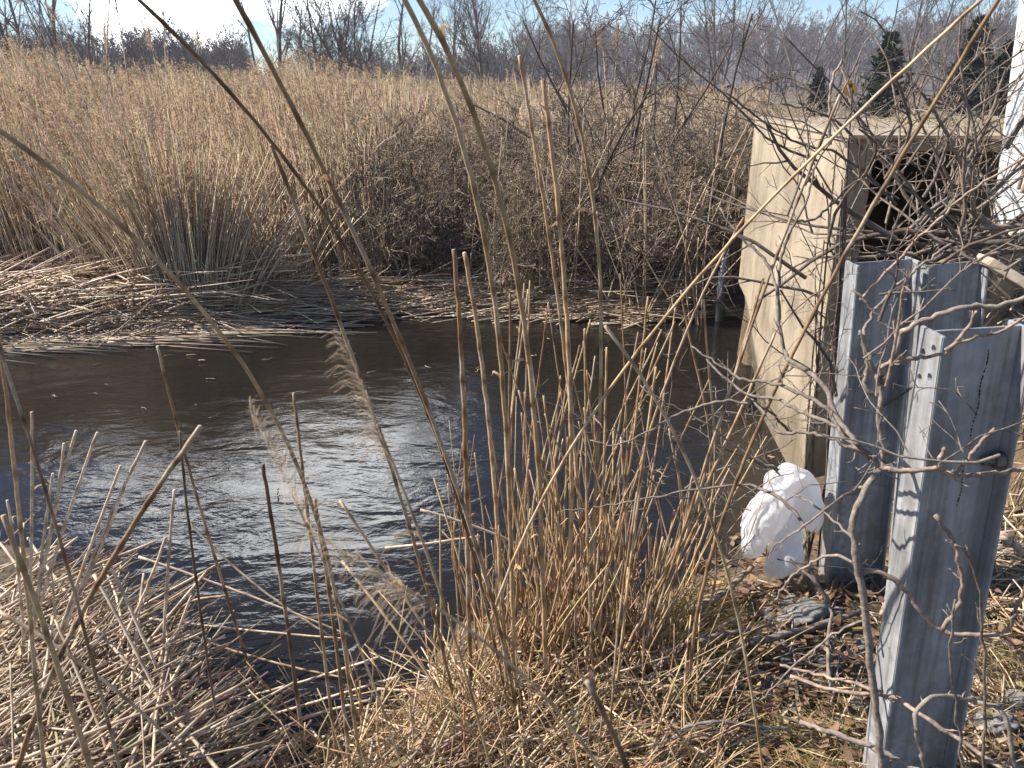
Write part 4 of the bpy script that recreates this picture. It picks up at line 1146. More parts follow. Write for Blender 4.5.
# grass
def grass(mb, pos, L, heading, hsd, el, elsd, w, tone, droop=.5, lift=0.0):
    n = len(pos)
    a = rng.normal(heading, hsd, n); e = np.clip(rng.normal(el, elsd, n), .02, 1.5)
    d = np.stack([np.cos(a) * np.cos(e), np.sin(a) * np.cos(e), np.sin(e)], 1)
    z = ground_h(pos[:, 0], pos[:, 1]) + lift
    K = 6; t = np.linspace(0, 1, K)
    PT = np.column_stack([pos, z])[:, None] + d[:, None] * (L[:, None] * t)[..., None]
    PT[:, :, 2] -= (droop * L)[:, None] * (t ** 2)[None] * np.sin(e)[:, None]
    low = ground_h(PT[..., 0], PT[..., 1]) + .006
    PT[:, 1:, 2] = np.maximum(PT[:, 1:, 2], low[:, 1:] + rng.uniform(0, .03, (n, 1)))
    mb.ribbons(PT, w * np.array([[1, 1, .95, .8, .55, .1]]) * rng.uniform(.7, 1.3, (n, 1)), tint(tone, n, .2))
def patch(n, cx, cy, sx, sy, z=.24):
    g = [G(a, b, z)[:2] for a, b in zip(rng.normal(cx, sx, n), rng.normal(cy, sy, n))]
    return np.array(g)
mb = MB()
n = 2400; p = patch(n, 712, 625, 26, 22); grass(mb, p, rng.uniform(.15, .42, n), R(215), .22, .5, .2, .0026, (.48, .36, .17), .9)
n = 700; p = patch(n, 690, 655, 22, 14); grass(mb, p, rng.uniform(.06, .2, n), R(215), .5, .6, .25, .0026, (.20, .20, .07), .8)
n = 4200; p = patch(n, 560, 735, 90, 42); grass(mb, p, rng.uniform(.15, .45, n), R(212), .45, .65, .3, .0024, (.45, .32, .17), .8)
n = 380; p = patch(n, 690, 730, 60, 40); grass(mb, p, rng.uniform(.08, .3, n), R(200), 1.0, .5, .3, .0026, (.46, .34, .19), .8)
n = 700; p = patch(n, 830, 745, 30, 25); grass(mb, p, rng.uniform(.08, .28, n), R(150), 1.0, .7, .3, .0024, (.44, .34, .16), .8)
n = 900; p = patch(n, 1000, 650, 30, 60); grass(mb, p, rng.uniform(.08, .25, n), R(180), 1.6, .4, .3, .0026, (.42, .32, .18), .8)
tag(mb.build('grass', M_LEAF), 'matted dry grass with green blades on the near bank', 'grass', kind='stuff')

# ------------------------------------------------------------------ white plastic bag
def make_bag():
    Yb = 2.5
    for _ in range(30):        # rest it on the bank
        q = P(780, 584, Yb)
        Yb += .6 * (q.z - gh(q.x, q.y) - .0)
        Yb = min(max(Yb, 2.2), 2.9)
    bm = bmesh.new()
    for px, py, rx, ry, rd, tilt, dy in [(767, 512, 19, 44, .07, .36, 0), (803, 500, 18, 37, .075, -.33, .02), (788, 482, 18, 20, .07, 0, .03), (812, 518, 12, 18, .05, -.2, .03), (784, 557, 17, 28, .06, .45, -.03), (790, 532, 15, 26, .05, .1, .0), (754, 541, 12, 18, .05, .2, -.02), (774, 480, 12, 14, .05, .4, .02)]:
        c = P(px, py, Yb + dy); s = (c - Vector((0, 0, CAM_H))).dot(Vector((0, CP, -SP))) / FPX
        M = Matrix.Translation(c) @ Matrix.Rotation(tilt, 4, 'Y') @ Matrix.Diagonal((rx * s, rd, ry * s, 1))
        bmesh.ops.create_icosphere(bm, subdivisions=3, radius=1, matrix=M)
    me = bpy.data.meshes.new('bag0'); bm.to_mesh(me); bm.free()
    o = bpy.data.objects.new('bag0', me); col.objects.link(o)
    md = o.modifiers.new('r', 'REMESH'); md.mode = 'VOXEL'; md.voxel_size = .005
    md = o.modifiers.new('s', 'SMOOTH'); md.iterations = 7; md.factor = .5
    dg = bpy.context.evaluated_depsgraph_get()
    out = bpy.data.meshes.new_from_object(o.evaluated_get(dg), depsgraph=dg)
    bpy.data.objects.remove(o)
    bm = bmesh.new(); bm.from_mesh(out); bm.normal_update()
    for v in bm.verts:
        p = v.co.copy(); p2 = Vector((p.x, p.y, p.z * .6)) + .03 * mnoise.noise_vector(p * 9)
        r1 = 1 - abs(mnoise.noise(p2 * 9)); r2 = 1 - abs(mnoise.noise(p2 * 21 + Vector((3, 1, 7)))); r3 = 1 - abs(mnoise.noise(p * 38))
        v.co += v.normal * ((r1 ** 3 - .6) * .016 + (r2 ** 3 - .6) * .004 + (r3 ** 3 - .6) * .0008)
    bm.to_mesh(out); bm.free()
    out.materials.clear(); out.materials.append(M_BAG)
    out.polygons.foreach_set('use_smooth', np.ones(len(out.polygons), bool))
    out.name = 'plastic_bag'
    return tag(link('plastic_bag', out), 'crumpled white plastic bag lying at the foot of the concrete wall', 'bag')
make_bag()

# ------------------------------------------------------------------ near reeds: traced tall stalks
TAN, BROWN, DARK = np.array([.48, .325, .175]), np.array([.30, .185, .10]), np.array([.13, .085, .055])
HG = 'tall reeds rising from the near bank'
heroes = [  # pixels base to tip, depth base / tip, radius, colour, leaves, label
    ([(480, 560), (462, 500), (418, 375), (349, 228), (300, 125), (262, 45), (233, 0), (215, -40)], 1.75, 1.25, .0056, BROWN, 2, 'long brown reed leaning left to the top edge, thicker of the leaning pair'),
    ([(478, 575), (455, 492), (412, 378), (345, 240), (272, 140), (220, 75), (130, 0), (100, -25)], 1.8, 1.2, .0042, BROWN * .6, 1, 'thin dark reed leaning far left up to the top left edge'),
    ([(430, 600), (407, 512), (362, 386), (331, 302), (301, 220), (275, 150)], 1.75, 1.45, .0050, BROWN, 1, 'bowed reed left of the leaning pair, tip at mid height of the reed bed'),
    ([(470, 640), (466, 512), (464, 404), (462, 349), (453, 244)], 2.05, 2.0, .0075, BROWN * .9, 1, 'upright broken brown reed with a blunt top, first right of the leaning pair'),
    ([(505, 650), (496, 512), (492, 434), (477, 345), (467, 250)], 2.0, 1.95, .0068, TAN, 1, 'upright pale reed just right of the blunt topped brown reed'),
    ([(515, 640), (505, 430), (487, 250), (466, 150), (438, 74), (403, 0), (395, -20)], 2.0, 1.6, .0070, TAN * .9, 2, 'tall tan reed bending left from the upright pair up to the top edge'),
    ([(545, 640), (535, 420), (510, 250), (489, 150), (452, 64), (419, 0), (408, -20)], 2.0, 1.55, .0072, TAN * .95, 2, 'tall tan reed running beside its twin bending left to the top edge, the right one'),
    ([(590, 640), (598, 400), (600, 250), (579, 125), (554, 47), (534, 0), (527, -20)], 2.2, 1.9, .0056, TAN * .85, 1, 'tall brown reed curving left to the top edge above the scrub'),
    ([(565, 640), (572, 500), (568, 350), (562, 256), (552, 150), (543, 78)], 2.2, 2.1, .0075, TAN, 2, 'straight pale reed with a cut top standing before the scrub'),
    ([(585, 600), (560, 300), (535, 140), (513, 80)], 2.3, 2.0, .0055, TAN * 1.1, 1, 'reed leaning left with its tip beside the scrub top'),
    ([(540, 500), (563, 445), (600, 401), (666, 312), (711, 263), (736, 237), (775, 200), (808, 168), (847, 136), (897, 83), (942, 32), (964, 0), (980, -20)], 1.9, 1.6, .0044, TAN * 1.15, 1, 'very long pale reed leaning right across the concrete wall'),
    ([(700, 620), (712, 540), (760, 430), (790, 345), (847, 255), (883, 196), (911, 150), (953, 76), (978, 32), (992, 0), (1000, -20)], 1.9, 1.6, .0058, BROWN * .95, 0, 'long reddish brown reed leaning right up to the top edge'),
    ([(640, 660), (666, 580), (715, 440), (760, 300), (800, 190), (836, 110), (842, 98)], 2.1, 2.0, .0048, BROWN, 0, 'thin brown reed leaning right in front of the concrete wall'),
    ([(600, 700), (650, 600), (700, 500), (742, 405), (775, 335)], 2.1, 2.1, .0055, TAN, 0, 'tan reed slanting right with its tip before the concrete wall foot'),
    ([(655, 640), (690, 520), (725, 410), (762, 278)], 2.2, 2.2, .0050, TAN * 1.05, 0, 'pale reed slanting right whose tip touches the concrete wall edge'),
    ([(610, 560), (640, 470), (680, 340), (720, 260), (745, 222)], 2.3, 2.2, .0045, TAN * .9, 1, 'thin reed slanting right left of the steel stake'),
    ([(22, 768), (60, 640), (130, 545), (178, 455), (190, 426)], 1.4, 1.35, .0065, BROWN * .85, 1, 'dark brown reed with a frayed broken tip leaning right over the left mound'),
    ([(235, 620), (215, 560), (190, 470), (163, 370), (160, 358)], 2.1, 2.0, .0055, BROWN, 0, 'brown reed with a blunt tip slanting over open water left of the frayed one'),
    ([(225, 768), (205, 640), (190, 540), (186, 470), (176, 430)], 1.7, 1.7, .0042, DARK * 1.2, 0, 'thin dark reed running down beside the frayed reed'),
    ([(255, 620), (235, 500), (190, 300)], 1.9, 1.8, .0001, TAN, 0, None),
    ([(300, 720), (290, 640), (275, 540), (263, 466)], 1.75, 1.75, .0062, DARK, 0, 'dark stub reed standing in the water at mid left'),
    ([(330, 700), (318, 600), (308, 520), (294, 390)], 1.8, 1.8, .0050, BROWN, 0, 'thin brown reed right of the dark stub in the water'),
    ([(350, 700), (337, 640), (330, 560), (318, 480), (265, 400), (200, 320), (145, 255), (90, 200), (20, 140), (-20, 115)], 1.55, 1.1, .0048, TAN * .9, 1, 'long thin tan reed leaning left across the water to the left edge'),
    ([(350, 768), (345, 700), (328, 600), (318, 500)], 1.6, 1.6, .0055, BROWN * .9, 0, 'brown broken reed right of the thin brown water reed'),
    ([(45, 768), (30, 620), (20, 520), (8, 400), (0, 345), (-4, 320)], 1.35, 1.35, .0052, TAN * 1.15, 0, 'pale reed rising along the left edge'),
    ([(120, 768), (68, 570), (50, 490), (22, 430), (5, 360), (-5, 330)], 1.3, 1.3, .0042, BROWN * .8, 0, 'thin dark reed crossing the pale reed at the left edge'),
    ([(90, 768), (55, 640), (20, 560), (-10, 515)], 1.1, 1.1, .0060, TAN * .95, 0, 'thick tan reed leaning left out of the frame at lower left'),
]
for pxs, Y0, Y1, r, c, lf_, lab in heroes:
    if lab is None: continue
    reed_thing(to_ground(px_line(pxs, Y0, Y1)), r, c, lab, HG, leaf=lf_)
# short pale broken reeds on the left mound
for k, pxs in enumerate([[(30, 580), (34, 500), (30, 410)], [(45, 560), (60, 480), (80, 432)], [(50, 570), (75, 500), (97, 430)], [(40, 570), (50, 500), (52, 475)], [(70, 600), (95, 540), (120, 463)], [(75, 600), (110, 520), (145, 440)],
                         [(165, 620), (170, 540), (175, 490)], [(35, 590), (60, 520), (58, 440)], [(80, 590), (100, 560), (125, 475)], [(20, 600), (18, 540), (2, 500)], [(120, 640), (165, 560), (150, 540)], [(170, 660), (180, 620), (195, 597)]]):
    reed_thing(to_ground(px_line(pxs, 1.95, 1.95)), .0052, PALE, 'short pale broken reed sticking up from the left mound over the water', 'broken reeds on the left mound', leaf=1 if k % 3 == 0 else 0)
# close blurred plumed stalks near the lens
for pxs, Y0, Y1, r, c, lab in [
    ([(640, 800), (560, 700), (440, 640), (390, 590)], .75, .6, .0022, TAN * 1.15, 'fluffy close reed leaning left over the bottom, out of focus'),
    ([(660, 810), (630, 768), (600, 735), (566, 696)], .7, .62, .0038, DARK * 1.5, 'thick dark close stem at the bottom, out of focus'),
    ([(765, 800), (738, 620), (692, 455), (650, 395), (602, 330)], 1.1, 1.0, .0028, TAN, 'soft blurred broken reed hanging over the upright clump'),
    ([(470, 640), (400, 540), (390, 460), (378, 430)], .8, .75, .0022, TAN, 'thin close plumed reed over the water, out of focus'),
    ([(380, 640), (330, 580), (300, 545), (240, 530)], .75, .7, .0016, TAN * 1.1, 'feathery close seed head over the dark water, out of focus')]:
    pts = px_line(pxs, Y0, Y1)
    low = Vector(pts[0]); low.z = gh(low.x, low.y + .1); low.x += .15; low.y -= .05
    reed_thing([low] + pts, r, c, lab, 'close out of focus reeds', leaf=2, plume=('fluffy' in lab or 'feathery' in lab or 'plumed' in lab), fuzz=1.0)
# the dense clump at the near water edge
CG = 'dense clump of thin reeds at the near water edge'
rc = np.random.default_rng(12)
made = 0
for k in range(145):
    u = rc.random()
    px = 440 + 265 * rc.beta(2.3, 2.1); py = 645 - (px - 450) * .12 + rc.normal(0, 38)
    b = G(px, py, .15); z = gh(b.x, b.y)
    if z < -.12: z = -.12
    b.z = z - .03
    hgt = (rc.uniform(.75, 1.3) if rc.random() < .42 else rc.uniform(.3, .85)) * (1.1 if 520 < px < 640 else .8 if px < 640 else .55)
    leanx = rc.normal(.01 + .0011 * (px - 560), .075); leany = rc.normal(0, .08)
    bend = rc.normal(0, .06)
    tip = b + Vector((hgt * leanx, hgt * leany, hgt))
    mid = (b + tip) / 2 + Vector((hgt * bend, 0, 0))
    base_c = [TAN, TAN * 1.15, BROWN, BROWN * 1.25, np.array([.45, .3, .15])][rc.integers(0, 5)]
    lab = 'thin upright reed in the dense clump at the near water edge'
    if px > 655: lab = 'thin reed leaning right at the clump end near the plastic bag'
    elif px < 500: lab = 'thin reed at the left end of the dense clump over the water'
    reed_thing([b, mid, tip], rc.uniform(.0023, .0047), base_c, lab, CG, leaf=1 if rc.random() < .65 else 0, S=4 if hgt < .4 else 6)
# the rest of the clump: short thin stems nobody would count
mb = MB(); n = 220
px = 430 + 270 * rc.beta(2.0, 1.9, n); py = 655 - (px - 450) * .13 + rc.normal(0, 30, n)
B = np.array([tuple(G(a, b, .15)) for a, b in zip(px, py)])
B[:, 2] = np.maximum(ground_h(B[:, 0], B[:, 1]), -.12) - .02
hg = np.clip(rc.gamma(3, .12, n), .12, .9); lx = rc.normal(.02, .2, n); ly = rc.normal(0, .15, n)
t = np.linspace(0, 1, 5)
PT = B[:, None] + (hg[:, None] * t)[..., None] * np.stack([lx, ly, np.ones(n)], 1)[:, None]
PT[:, :, 0] += rc.normal(0, .06, n)[:, None] * (t ** 2)[None]
mb.tubes(PT, rc.uniform(.0014, .0036, n)[:, None] * np.linspace(1.1, .7, 5), tint(TAN, n, .25), 4)
n = 520
px = rc.uniform(300, 720, n); py = rc.uniform(680, 830, n)
B = np.array([tuple(G(a, b, .2)) for a, b in zip(px, py)]); B[:, 2] = np.maximum(ground_h(B[:, 0], B[:, 1]), -.05) - .02
hg = rc.uniform(.1, .5, n); lx = rc.normal(.0, .4, n); ly = rc.normal(0, .3, n)
PT = B[:, None] + (hg[:, None] * t)[..., None] * np.stack([lx, ly, np.ones(n)], 1)[:, None]
PT[:, :, 0] += rc.normal(0, .08, n)[:, None] * (t ** 2)[None]; PT[:, :, 2] -= (rc.uniform(0, .25, n) * hg)[:, None] * (t ** 2)[None]
mb.tubes(PT, rc.uniform(.0012, .0032, n)[:, None] * np.linspace(1.1, .7, 5), tint(TAN, n, .25), 4)
tag(mb.build('reed_stubble', M_REED), 'short thin reed stems filling the dense clump at the near water edge', 'reeds', kind='stuff')

# near fallen reeds: left mound and bottom centre
mb = MB()
def mound_pts(n, poly_x=(-30, 200), poly_y=(560, 800)):
    px = rng.uniform(*poly_x, n); py = rng.uniform(*poly_y, n)
    k = (py > 520 + np.maximum(0, px - 60) * 1.05) if poly_x[0] < 0 else np.ones(n, bool)
    g = np.array([tuple(G(a, b, .35))[:2] for a, b in zip(px[k], py[k])])
    return g[shore_dist(g[:, 0], g[:, 1]) > .04]
g = mound_pts(1100); n = len(g)
fallen(mb, n, g, R(35), .55, .2, .8, .3, .0036, rng.uniform(.0, .16, n), PALE * .72)
g = mound_pts(500, (200, 640), (690, 800)); n = len(g)
fallen(mb, n, g, R(20), .7, .2, .6, .25, .004, rng.uniform(0, .1, n), STRAW)
px_, py_ = rng.uniform(230, 680, 420), rng.uniform(640, 800, 420); g = np.array([tuple(G(a, b, .18))[:2] for a, b in zip(px_, py_)])
g = g[shore_dist(g[:, 0], g[:, 1]) > .06]; n = len(g)
fallen(mb, n, g, R(15), .8, .2, .75, .25, .0038, rng.uniform(0, .1, n), STRAW * 1.05)
px_, py_ = rng.uniform(640, 1030, 260), rng.uniform(590, 800, 260); g = np.array([tuple(G(a, b, .2))[:2] for a, b in zip(px_, py_)])
fallen(mb, 260, g, R(20), 1.0, .08, .35, .25, .0028, rng.uniform(0, .05, 260), STRAW)
g = on_ground(925, 1070, 290, 640, 420)
fallen(mb, 420, g, R(20), 1.0, .1, .5, .25, .004, rng.uniform(0, .10, 420), STRAW * .95)
tag(mb.build('reed_litter', M_REED), 'jumbled broken reeds covering the near bank', 'reeds', kind='stuff')
FG = 'broken reeds lying on the left mound'
rf = np.random.default_rng(14)
for k in range(62):
    px = rf.uniform(-20, 190); py = rf.uniform(max(550, 545 + (px - 60) * 1.1), 780)
    c = G(px, py, .4 + rf.uniform(-.05, .08)); L = rf.uniform(.3, .75)
    a = R(40) + rf.normal(0, .35) if rf.random() < .6 else R(118) + rf.normal(0, .3); e = abs(rf.normal(.15, .22))
    d = Vector((math.cos(a) * math.cos(e), math.sin(a) * math.cos(e), math.sin(e)))
    p0, p1 = c - d * L * .5, c + d * L * .5
    reed_thing([p0, (p0 + p1) / 2 + Vector((rf.normal(0, .01), rf.normal(0, .01), rf.normal(0, .012))), p1], rf.uniform(.0026, .0066), PALE * np.array([1, .97, .92]) * rf.uniform(.5, 1.08), 'pale broken reed lying in the jumble on the left mound', FG, 'fallen_reed', leaf=1 if k % 6 == 0 else 0)
OW = 'fallen reeds reaching over the near water'
for pxs, Y0, Y1, c, lab in [
    ([(140, 556), (210, 582), (290, 610), (350, 637)], 2.5, 2.4, PALE, 'pale reed lying over the water from the left mound toward the clump'),
    ([(187, 523), (235, 565), (280, 605), (340, 640)], 2.6, 2.4, PALE * .95, 'pale reed lying steeply across the water right of the mound tip'),
    ([(150, 618), (220, 628), (300, 634), (345, 640)], 2.35, 2.35, PALE, 'flat pale reed low over the water, upper of three near the mound'),
    ([(170, 630), (230, 648), (290, 668), (345, 676)], 2.3, 2.2, TAN, 'flat tan reed low over the water, middle of three near the mound'),
    ([(182, 715), (240, 696), (300, 684), (380, 655)], 2.05, 2.1, PALE, 'pale reed at the inlet slanting up to the right'),
    ([(160, 750), (230, 728), (300, 706), (400, 676)], 1.95, 2.0, PALE * .9, 'long pale reed crossing the dark inlet'),
    ([(225, 762), (300, 720), (370, 700)], 1.85, 1.9, PALE, 'pale reed at the lower end of the dark inlet'),
    ([(165, 645), (185, 605), (228, 595)], 2.2, 2.2, TAN, 'thin crossed reed at the mound edge by the inlet'),
    ([(420, 510), (450, 518), (480, 528), (520, 545)], 2.3, 2.3, PALE, 'broken pale reed lying sideways across the upright reeds'),
    ([(385, 548), (430, 543), (480, 536)], 2.3, 2.3, PALE, 'thin pale reed lying sideways below the broken one'),
    ([(95, 575), (130, 640), (170, 720), (200, 790)], 1.9, 1.6, PALE, 'thick pale reed slanting down the right flank of the left mound'),
    ([(110, 565), (150, 650), (185, 730), (215, 790)], 1.95, 1.6, PALE * 1.05, 'outermost thick pale reed on the right flank of the left mound'),
    ([(0, 610), (60, 650), (130, 700), (190, 760)], 1.6, 1.5, TAN, 'long tan reed slanting across the left mound'),
    ([(345, 560), (370, 600), (420, 660), (470, 740)], 2.0, 1.7, TAN, 'tan reed slanting down right in front of the clump'),
    ([(340, 500), (400, 590), (440, 650)], 2.0, 1.9, TAN * 1.1, 'pale thin reed slanting down right at the left end of the clump')]:
    pts = [Vector(p) for p in px_line(pxs, Y0, Y1)]
    reed_thing(pts, .0048, c, lab, OW, 'fallen_reed')

# ------------------------------------------------------------------ bare shrub in front of wall and posts (traced limbs)
GREY, RED = np.array([.27, .22, .18]), np.array([.30, .22, .17])
sh_base = P(884, 790, 1.46)
shrub = thing('bare_shrub', sh_base, 'bare grey shrub with lichened stem branching in front of the steel posts', 'shrub')
def limb(pxs, Y0, Y1, r0, r1, tone, name='branch', parent=shrub, buds=True, twigs=2):
    C = catmull(px_line(pxs, Y0, Y1), max(14, len(pxs) * 5)); K = len(C)
    C[1:-1] += rng.normal(0, .0018, (K - 2, 3))
    mb = MB(); rad = np.linspace(r0, r1, K) * rng.uniform(.9, 1.12, K)
    cc = np.asarray(tone) * rng.uniform(.85, 1.15, (K, 1))
    mb.tubes(C[None], rad[None], cc[None], 6)
    if twigs:
        a = grow(C[None], rad[None], twigs * 2, .15, .97, .75, .12, .55, .2, .1, 5, rng, .0009)
        mb.tubes(*a, np.asarray(tone) * 1.05, 4)
        b = grow(*a, 2, .3, 1, .7, .4, .6, .2, .1, 3, rng, .0008); mb.tubes(*b, np.asarray(tone) * 1.1, 3)
    return mb.build(name, M_BARK, parent)
limb([(884, 800), (880, 745), (868, 640), (858, 568), (853, 520), (865, 491), (882, 468)], 1.46, 1.54, .0090, .0080, GREY, 'stem', twigs=0)
limb([(882, 468), (884, 448), (880, 400), (900, 336), (906, 328), (959, 308), (997, 306), (1024, 298), (1060, 288)], 1.54, 1.5, .0068, .0044, GREY * 1.15)
limb([(880, 400), (866, 387), (867, 363), (863, 340), (872, 316), (890, 292), (920, 266), (951, 244)], 1.54, 1.6, .0052, .0022, GREY)
limb([(880, 395), (882, 367), (931, 355), (949, 349), (973, 320), (976, 312)], 1.54, 1.48, .0052, .0034, RED * 1.1)
limb([(945, 350), (971, 338), (999, 333), (1024, 318)], 1.5, 1.48, .0038, .0025, RED * 1.1)
limb([(852, 288), (866, 302), (886, 326), (904, 334)], 1.6, 1.54, .003, .0022, GREY * .9)
limb([(880, 380), (866, 350), (860, 330)], 1.54, 1.56, .0045, .003, GREY)
limb([(884, 466), (860, 448), (838, 418), (826, 390), (810, 373), (792, 362), (785, 352), (778, 320), (776, 284), (763, 258), (738, 235), (720, 208)], 1.54, 2.1, .0078, .0025, GREY * .8)
limb([(778, 323), (778, 279), (782, 253), (796, 221), (807, 200), (816, 165)], 1.98, 2.1, .005, .0026, GREY * .75)
limb([(796, 221), (814, 219), (831, 205), (845, 190), (862, 178)], 2.06, 2.1, .0036, .002, GREY * .7)
limb([(858, 445), (842, 425), (821, 404), (792, 390), (764, 382), (738, 378), (715, 362), (691, 346)], 1.55, 2.0, .006, .0022, GREY * .75)
limb([(862, 452), (831, 425), (803, 413), (778, 399), (747, 394), (715, 369), (700, 352)], 1.55, 2.0, .0054, .0025, GREY * .85)
limb([(862, 452), (829, 438), (803, 432), (777, 431), (764, 413), (755, 403), (747, 398)], 1.55, 1.9, .0046, .0034, GREY * .7)
limb([(752, 404), (722, 401), (680, 413), (650, 430), (615, 445), (590, 440)], 1.9, 2.0, .0038, .0016, GREY)
limb([(778, 470), (738, 448), (701, 420), (660, 400), (640, 385)], 1.9, 2.0, .0034, .0014, GREY)
limb([(882, 466), (890, 470), (914, 471), (937, 468), (955, 476), (990, 473), (1024, 470), (1050, 467)], 1.54, 1.44, .0058, .0038, RED * 1.15)
limb([(955, 474), (975, 450), (995, 428)], 1.48, 1.46, .0042, .0038, RED)
limb([(941, 470), (940, 460), (945, 448)], 1.49, 1.48, .0048, .0046, RED * 1.1, twigs=0)
limb([(858, 570), (892, 577), (925, 616), (944, 632), (983, 635), (1007, 630), (1020, 601), (1026, 585)], 1.5, 1.38, .0055, .0044, RED * 1.15)
limb([(942, 630), (961, 597), (959, 558), (950, 535), (935, 515)], 1.44, 1.42, .005, .0048, RED)
limb([(790, 560), (828, 600), (828, 650), (830, 690)], 1.8, 1.6, .0036, .005, GREY)
limb([(828, 604), (806, 560), (806, 534), (798, 517), (780, 498), (759, 488), (746, 484), (690, 490), (640, 500), (560, 512)], 1.7, 2.1, .0054, .0016, GREY * .75)
limb([(860, 545), (823, 511), (792, 493)], 1.52, 1.8, .0032, .002, GREY * .8)
limb([(866, 486), (850, 491), (815, 517), (773, 548), (768, 556)], 1.54, 1.8, .0036, .002, GREY)
limb([(775, 600), (790, 577), (815, 561), (836, 555), (858, 566)], 1.7, 1.5, .003, .0035, GREY * 1.1)
limb([(866, 620), (840, 630), (800, 660), (760, 700)], 1.5, 1.55, .003, .002, GREY)
sb = thing('bare_shrub', P(1010, 770, 1.3), 'low pale arching shoots crossing in front of the nearest steel post at the bottom', 'shrub')
limb([(790, 676), (833, 690), (890, 696), (918, 713), (973, 749), (1010, 775), (1040, 800)], 1.62, 1.25, .0045, .0055, RED * 1.25, parent=sb)
limb([(780, 665), (820, 675), (846, 681), (883, 692)], 1.65, 1.5, .0035, .0045, RED * 1.3, parent=sb)
limb([(932, 790), (916, 731), (916, 712), (929, 698), (947, 695), (973, 700)], 1.3, 1.35, .0055, .0045, GREY * 1.1, parent=sb)
limb([(973, 703), (999, 707), (1008, 731), (1018, 785)], 1.35, 1.3, .0045, .0055, GREY * 1.1, parent=sb)
limb([(800, 722), (829, 731), (875, 749), (912, 768), (940, 785)], 1.6, 1.4, .006, .0075, GREY * 1.15, parent=sb)
limb([(985, 800), (984, 700), (982, 620), (970, 560), (955, 545)], 1.35, 1.3, .0042, .0025, RED * .7, parent=sb)
limb([(965, 800), (958, 720), (950, 650), (955, 600)], 1.2, 1.1, .0035, .002, GREY * .9, parent=sb)
# red canes in front of the wall corner
CNG = 'reddish canes against the wall corner'
for k, (a, b) in enumerate([((818, 560), (842, 180)), ((826, 540), (846, 230)), ((808, 560), (836, 150)), ((832, 520), (848, 140)), ((800, 560), (824, 240)), ((790, 540), (815, 300)), ((836, 500), (852, 90)), ((812, 540), (900, 210))]):
    bend = rng.normal(0, 6)
    pts = px_line([a, ((a[0] + b[0]) / 2 + bend, (a[1] + b[1]) / 2), b], 2.75, 2.75)
    C = catmull(to_ground(pts), 24); mb = MB(); mb.tubes(C[None], np.linspace(.0055, .0025, 24)[None], RED * rng.uniform(.5, .8), 5)
    a_ = grow(C[None], np.full((1, 24), .004), 4, .4, .95, .6, .14, .5, .15, .05, 4, rng, .001); mb.tubes(*a_, RED * .7, 3)
    tag(mb.build('cane', M_BARK), 'thin reddish cane rising in front of the concrete wall corner', 'cane', CNG)
# the thicket piled against the wall on the right
TKG = 'brush heaped beside the wall on the right'
def thicket(lab, n, bx, by, Y0, Y1, L0, L1, kinds, seed, r0, base):
    r = np.random.default_rng(seed)
    t = thing('brush_thicket', base, lab, 'brush', TKG)
    mb = MB(); mt = mb
    K = 8
    for k in range(n):
        a = P(r.uniform(*bx), r.uniform(*by), r.uniform(Y0, Y1)); L = r.uniform(L0, L1)
        ang = r.choice(kinds[0]) + r.normal(0, kinds[1]); big = r.uniform(.5, 1.25) if r.random() < .75 else r.uniform(1.2, 2.1)
        d = np.array([math.cos(ang), r.normal(0, .25), math.sin(ang)]); p = [np.array(a)]
        for q in range(K - 1):
            d = nrm(d + r.normal(0, .16, 3) + np.array([0, 0, kinds[2]])); p.append(p[-1] + d * L / (K - 1))
        p = np.array(p)[None]; rr = big * r0 * np.linspace(1.1, .45, K)[None]
        tone = (GREY if r.random() < .65 else RED) * r.uniform(.45, 1.1)
        mb.tubes(p, rr, tone, 5)
        g1 = grow(p, rr, 4, .15, 1, .75, .35, .6, .22, .02, 5, r, .001); mt.tubes(*g1, tone * 1.05, 4)
        g2 = grow(*g1, 2, .2, 1, .8, .5, .7, .25, .02, 4, r, .0009); mt.tubes(*g2, tone * 1.1, 3)
    mb.build('branches', M_BARK, t)
thicket('dense tangle of bare branches rising between the wall corner and the white post', 62, (875, 1060), (140, 270), 2.7, 3.5, .4, 1.0, ([R(60), R(100), R(130), R(35)], .3, -.02), 41, .005, P(960, 280, 3.1))
thicket('heap of flattened grey sticks behind the steel posts on the right', 42, (885, 1080), (225, 268), 2.75, 3.3, .4, 1.0, ([R(0), R(180), R(20), R(165)], .15, -.03), 42, .006, P(980, 290, 3.0))
thicket('arching dry twigs along the top of the concrete wall', 26, (790, 1010), (110, 170), 3.2, 3.7, .2, .6, ([R(80), R(120), R(30), R(150)], .3, -.02), 43, .0035, P(900, 150, 3.5))
thicket('thin bare branches trailing across the lit face of the concrete wall', 20, (760, 870), (150, 430), 2.5, 3.2, .3, .8, ([R(100), R(130), R(150), R(60)], .3, .0), 45, .0036, P(840, 470, 2.8))
thicket('fine bare twigs crossing in front of the three steel posts', 15, (850, 1020), (250, 520), 1.38, 1.5, .12, .4, ([R(70), R(30), R(150), R(110)], .35, .0), 46, .0024, P(900, 560, 1.45))
thicket('thin grey twigs tangled over the water left of the plastic bag', 34, (640, 800), (400, 580), 2.3, 2.8, .2, .55, ([R(10), R(40), R(160), R(120)], .3, .0), 44, .0028, P(730, 590, 2.5))
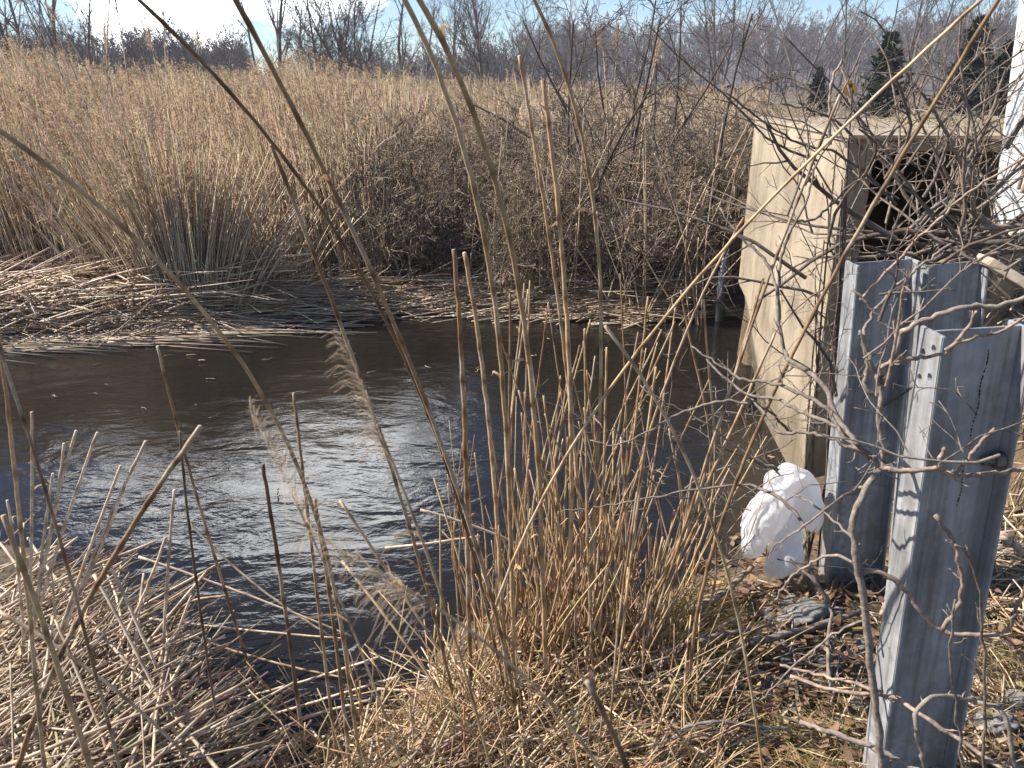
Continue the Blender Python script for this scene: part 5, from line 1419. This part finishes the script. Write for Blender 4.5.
for lab, pxs, Y0, Y1, r0, tone in [
    ('golden brown cane slanting up to the right in front of the brush heap', [(860, 300), (905, 252), (932, 225), (967, 194), (1002, 171), (1040, 148)], 2.5, 2.3, .006, RED * 1.3),
    ('dark cane sloping down right across the wall top', [(896, 205), (861, 170), (829, 150), (806, 146), (780, 133), (752, 113), (722, 90)], 2.6, 2.7, .0055, GREY * .5),
    ('dark bowed cane over the wall top joining the sloping one', [(862, 150), (843, 127), (818, 113), (780, 103)], 2.6, 2.65, .005, GREY * .6),
    ('pale broken branch standing upright above the wall corner', [(830, 145), (829, 110), (832, 80), (842, 60)], 2.9, 2.9, .007, GREY * 1.5)]:
    C = catmull(px_line(pxs, Y0, Y1), 26); C[1:-1] += rng.normal(0, .002, (24, 3)); mb = MB()
    rd = np.linspace(r0, r0 * .55, 26)[None]; mb.tubes(C[None], rd, tone, 6)
    a_ = grow(C[None], rd, 5, .2, .95, .7, .18, .5, .2, .05, 5, rng, .001); mb.tubes(*a_, tone * 1.05, 4)
    tag(mb.build('cane', M_BARK), lab, 'cane')
# dry tufts and loose chips on the wall's coping
mb = MB()
n = 380; s_ = rng.uniform(0, wlen, n); o_ = rng.uniform(.0, .7, n) * np.where(s_ > 1.3, .2, 1)
pp = np.array([tuple(wp(a, 0, b))[:2] for a, b in zip(s_, o_)])
a = rng.uniform(0, 6.28, n); L = rng.uniform(.04, .16, n); e = rng.uniform(.05, .9, n)
d = np.stack([np.cos(a) * np.cos(e), np.sin(a) * np.cos(e), np.sin(e)], 1)
q = np.column_stack([pp, np.full(n, WALL_TOP + .05)])
mb.ribbons(np.stack([q, q + d * (L * .5)[:, None], q + d * L[:, None] + np.array([0, 0, -.02])], 1), np.array([[.004, .003, .001]]), tint((.42, .33, .22), n, .25))
tag(mb.build('dry_grass', M_LEAF), 'dry grass scraps on top of the concrete wall', 'grass', kind='stuff')

# ------------------------------------------------------------------ the air between here and the far woods
m, n, l, b = new_mat('haze_air')
n.remove(b)
pv = n.new('ShaderNodeVolumePrincipled')
pv.inputs['Color'].default_value = (0.80, 0.86, 1.0, 1); pv.inputs['Density'].default_value = 0.0007; pv.inputs['Anisotropy'].default_value = 0.1
l.new(pv.outputs['Volume'], n['Material Output'].inputs['Volume'])
m.cycles.homogeneous_volume = True
bm = prism([(-360, -60, -3.0), (360, -60, -3.0), (360, 360, -3.0), (-360, 360, -3.0)], (0, 0, 30.0))
tag(bm_obj('haze', bm, m), kind='stuff')
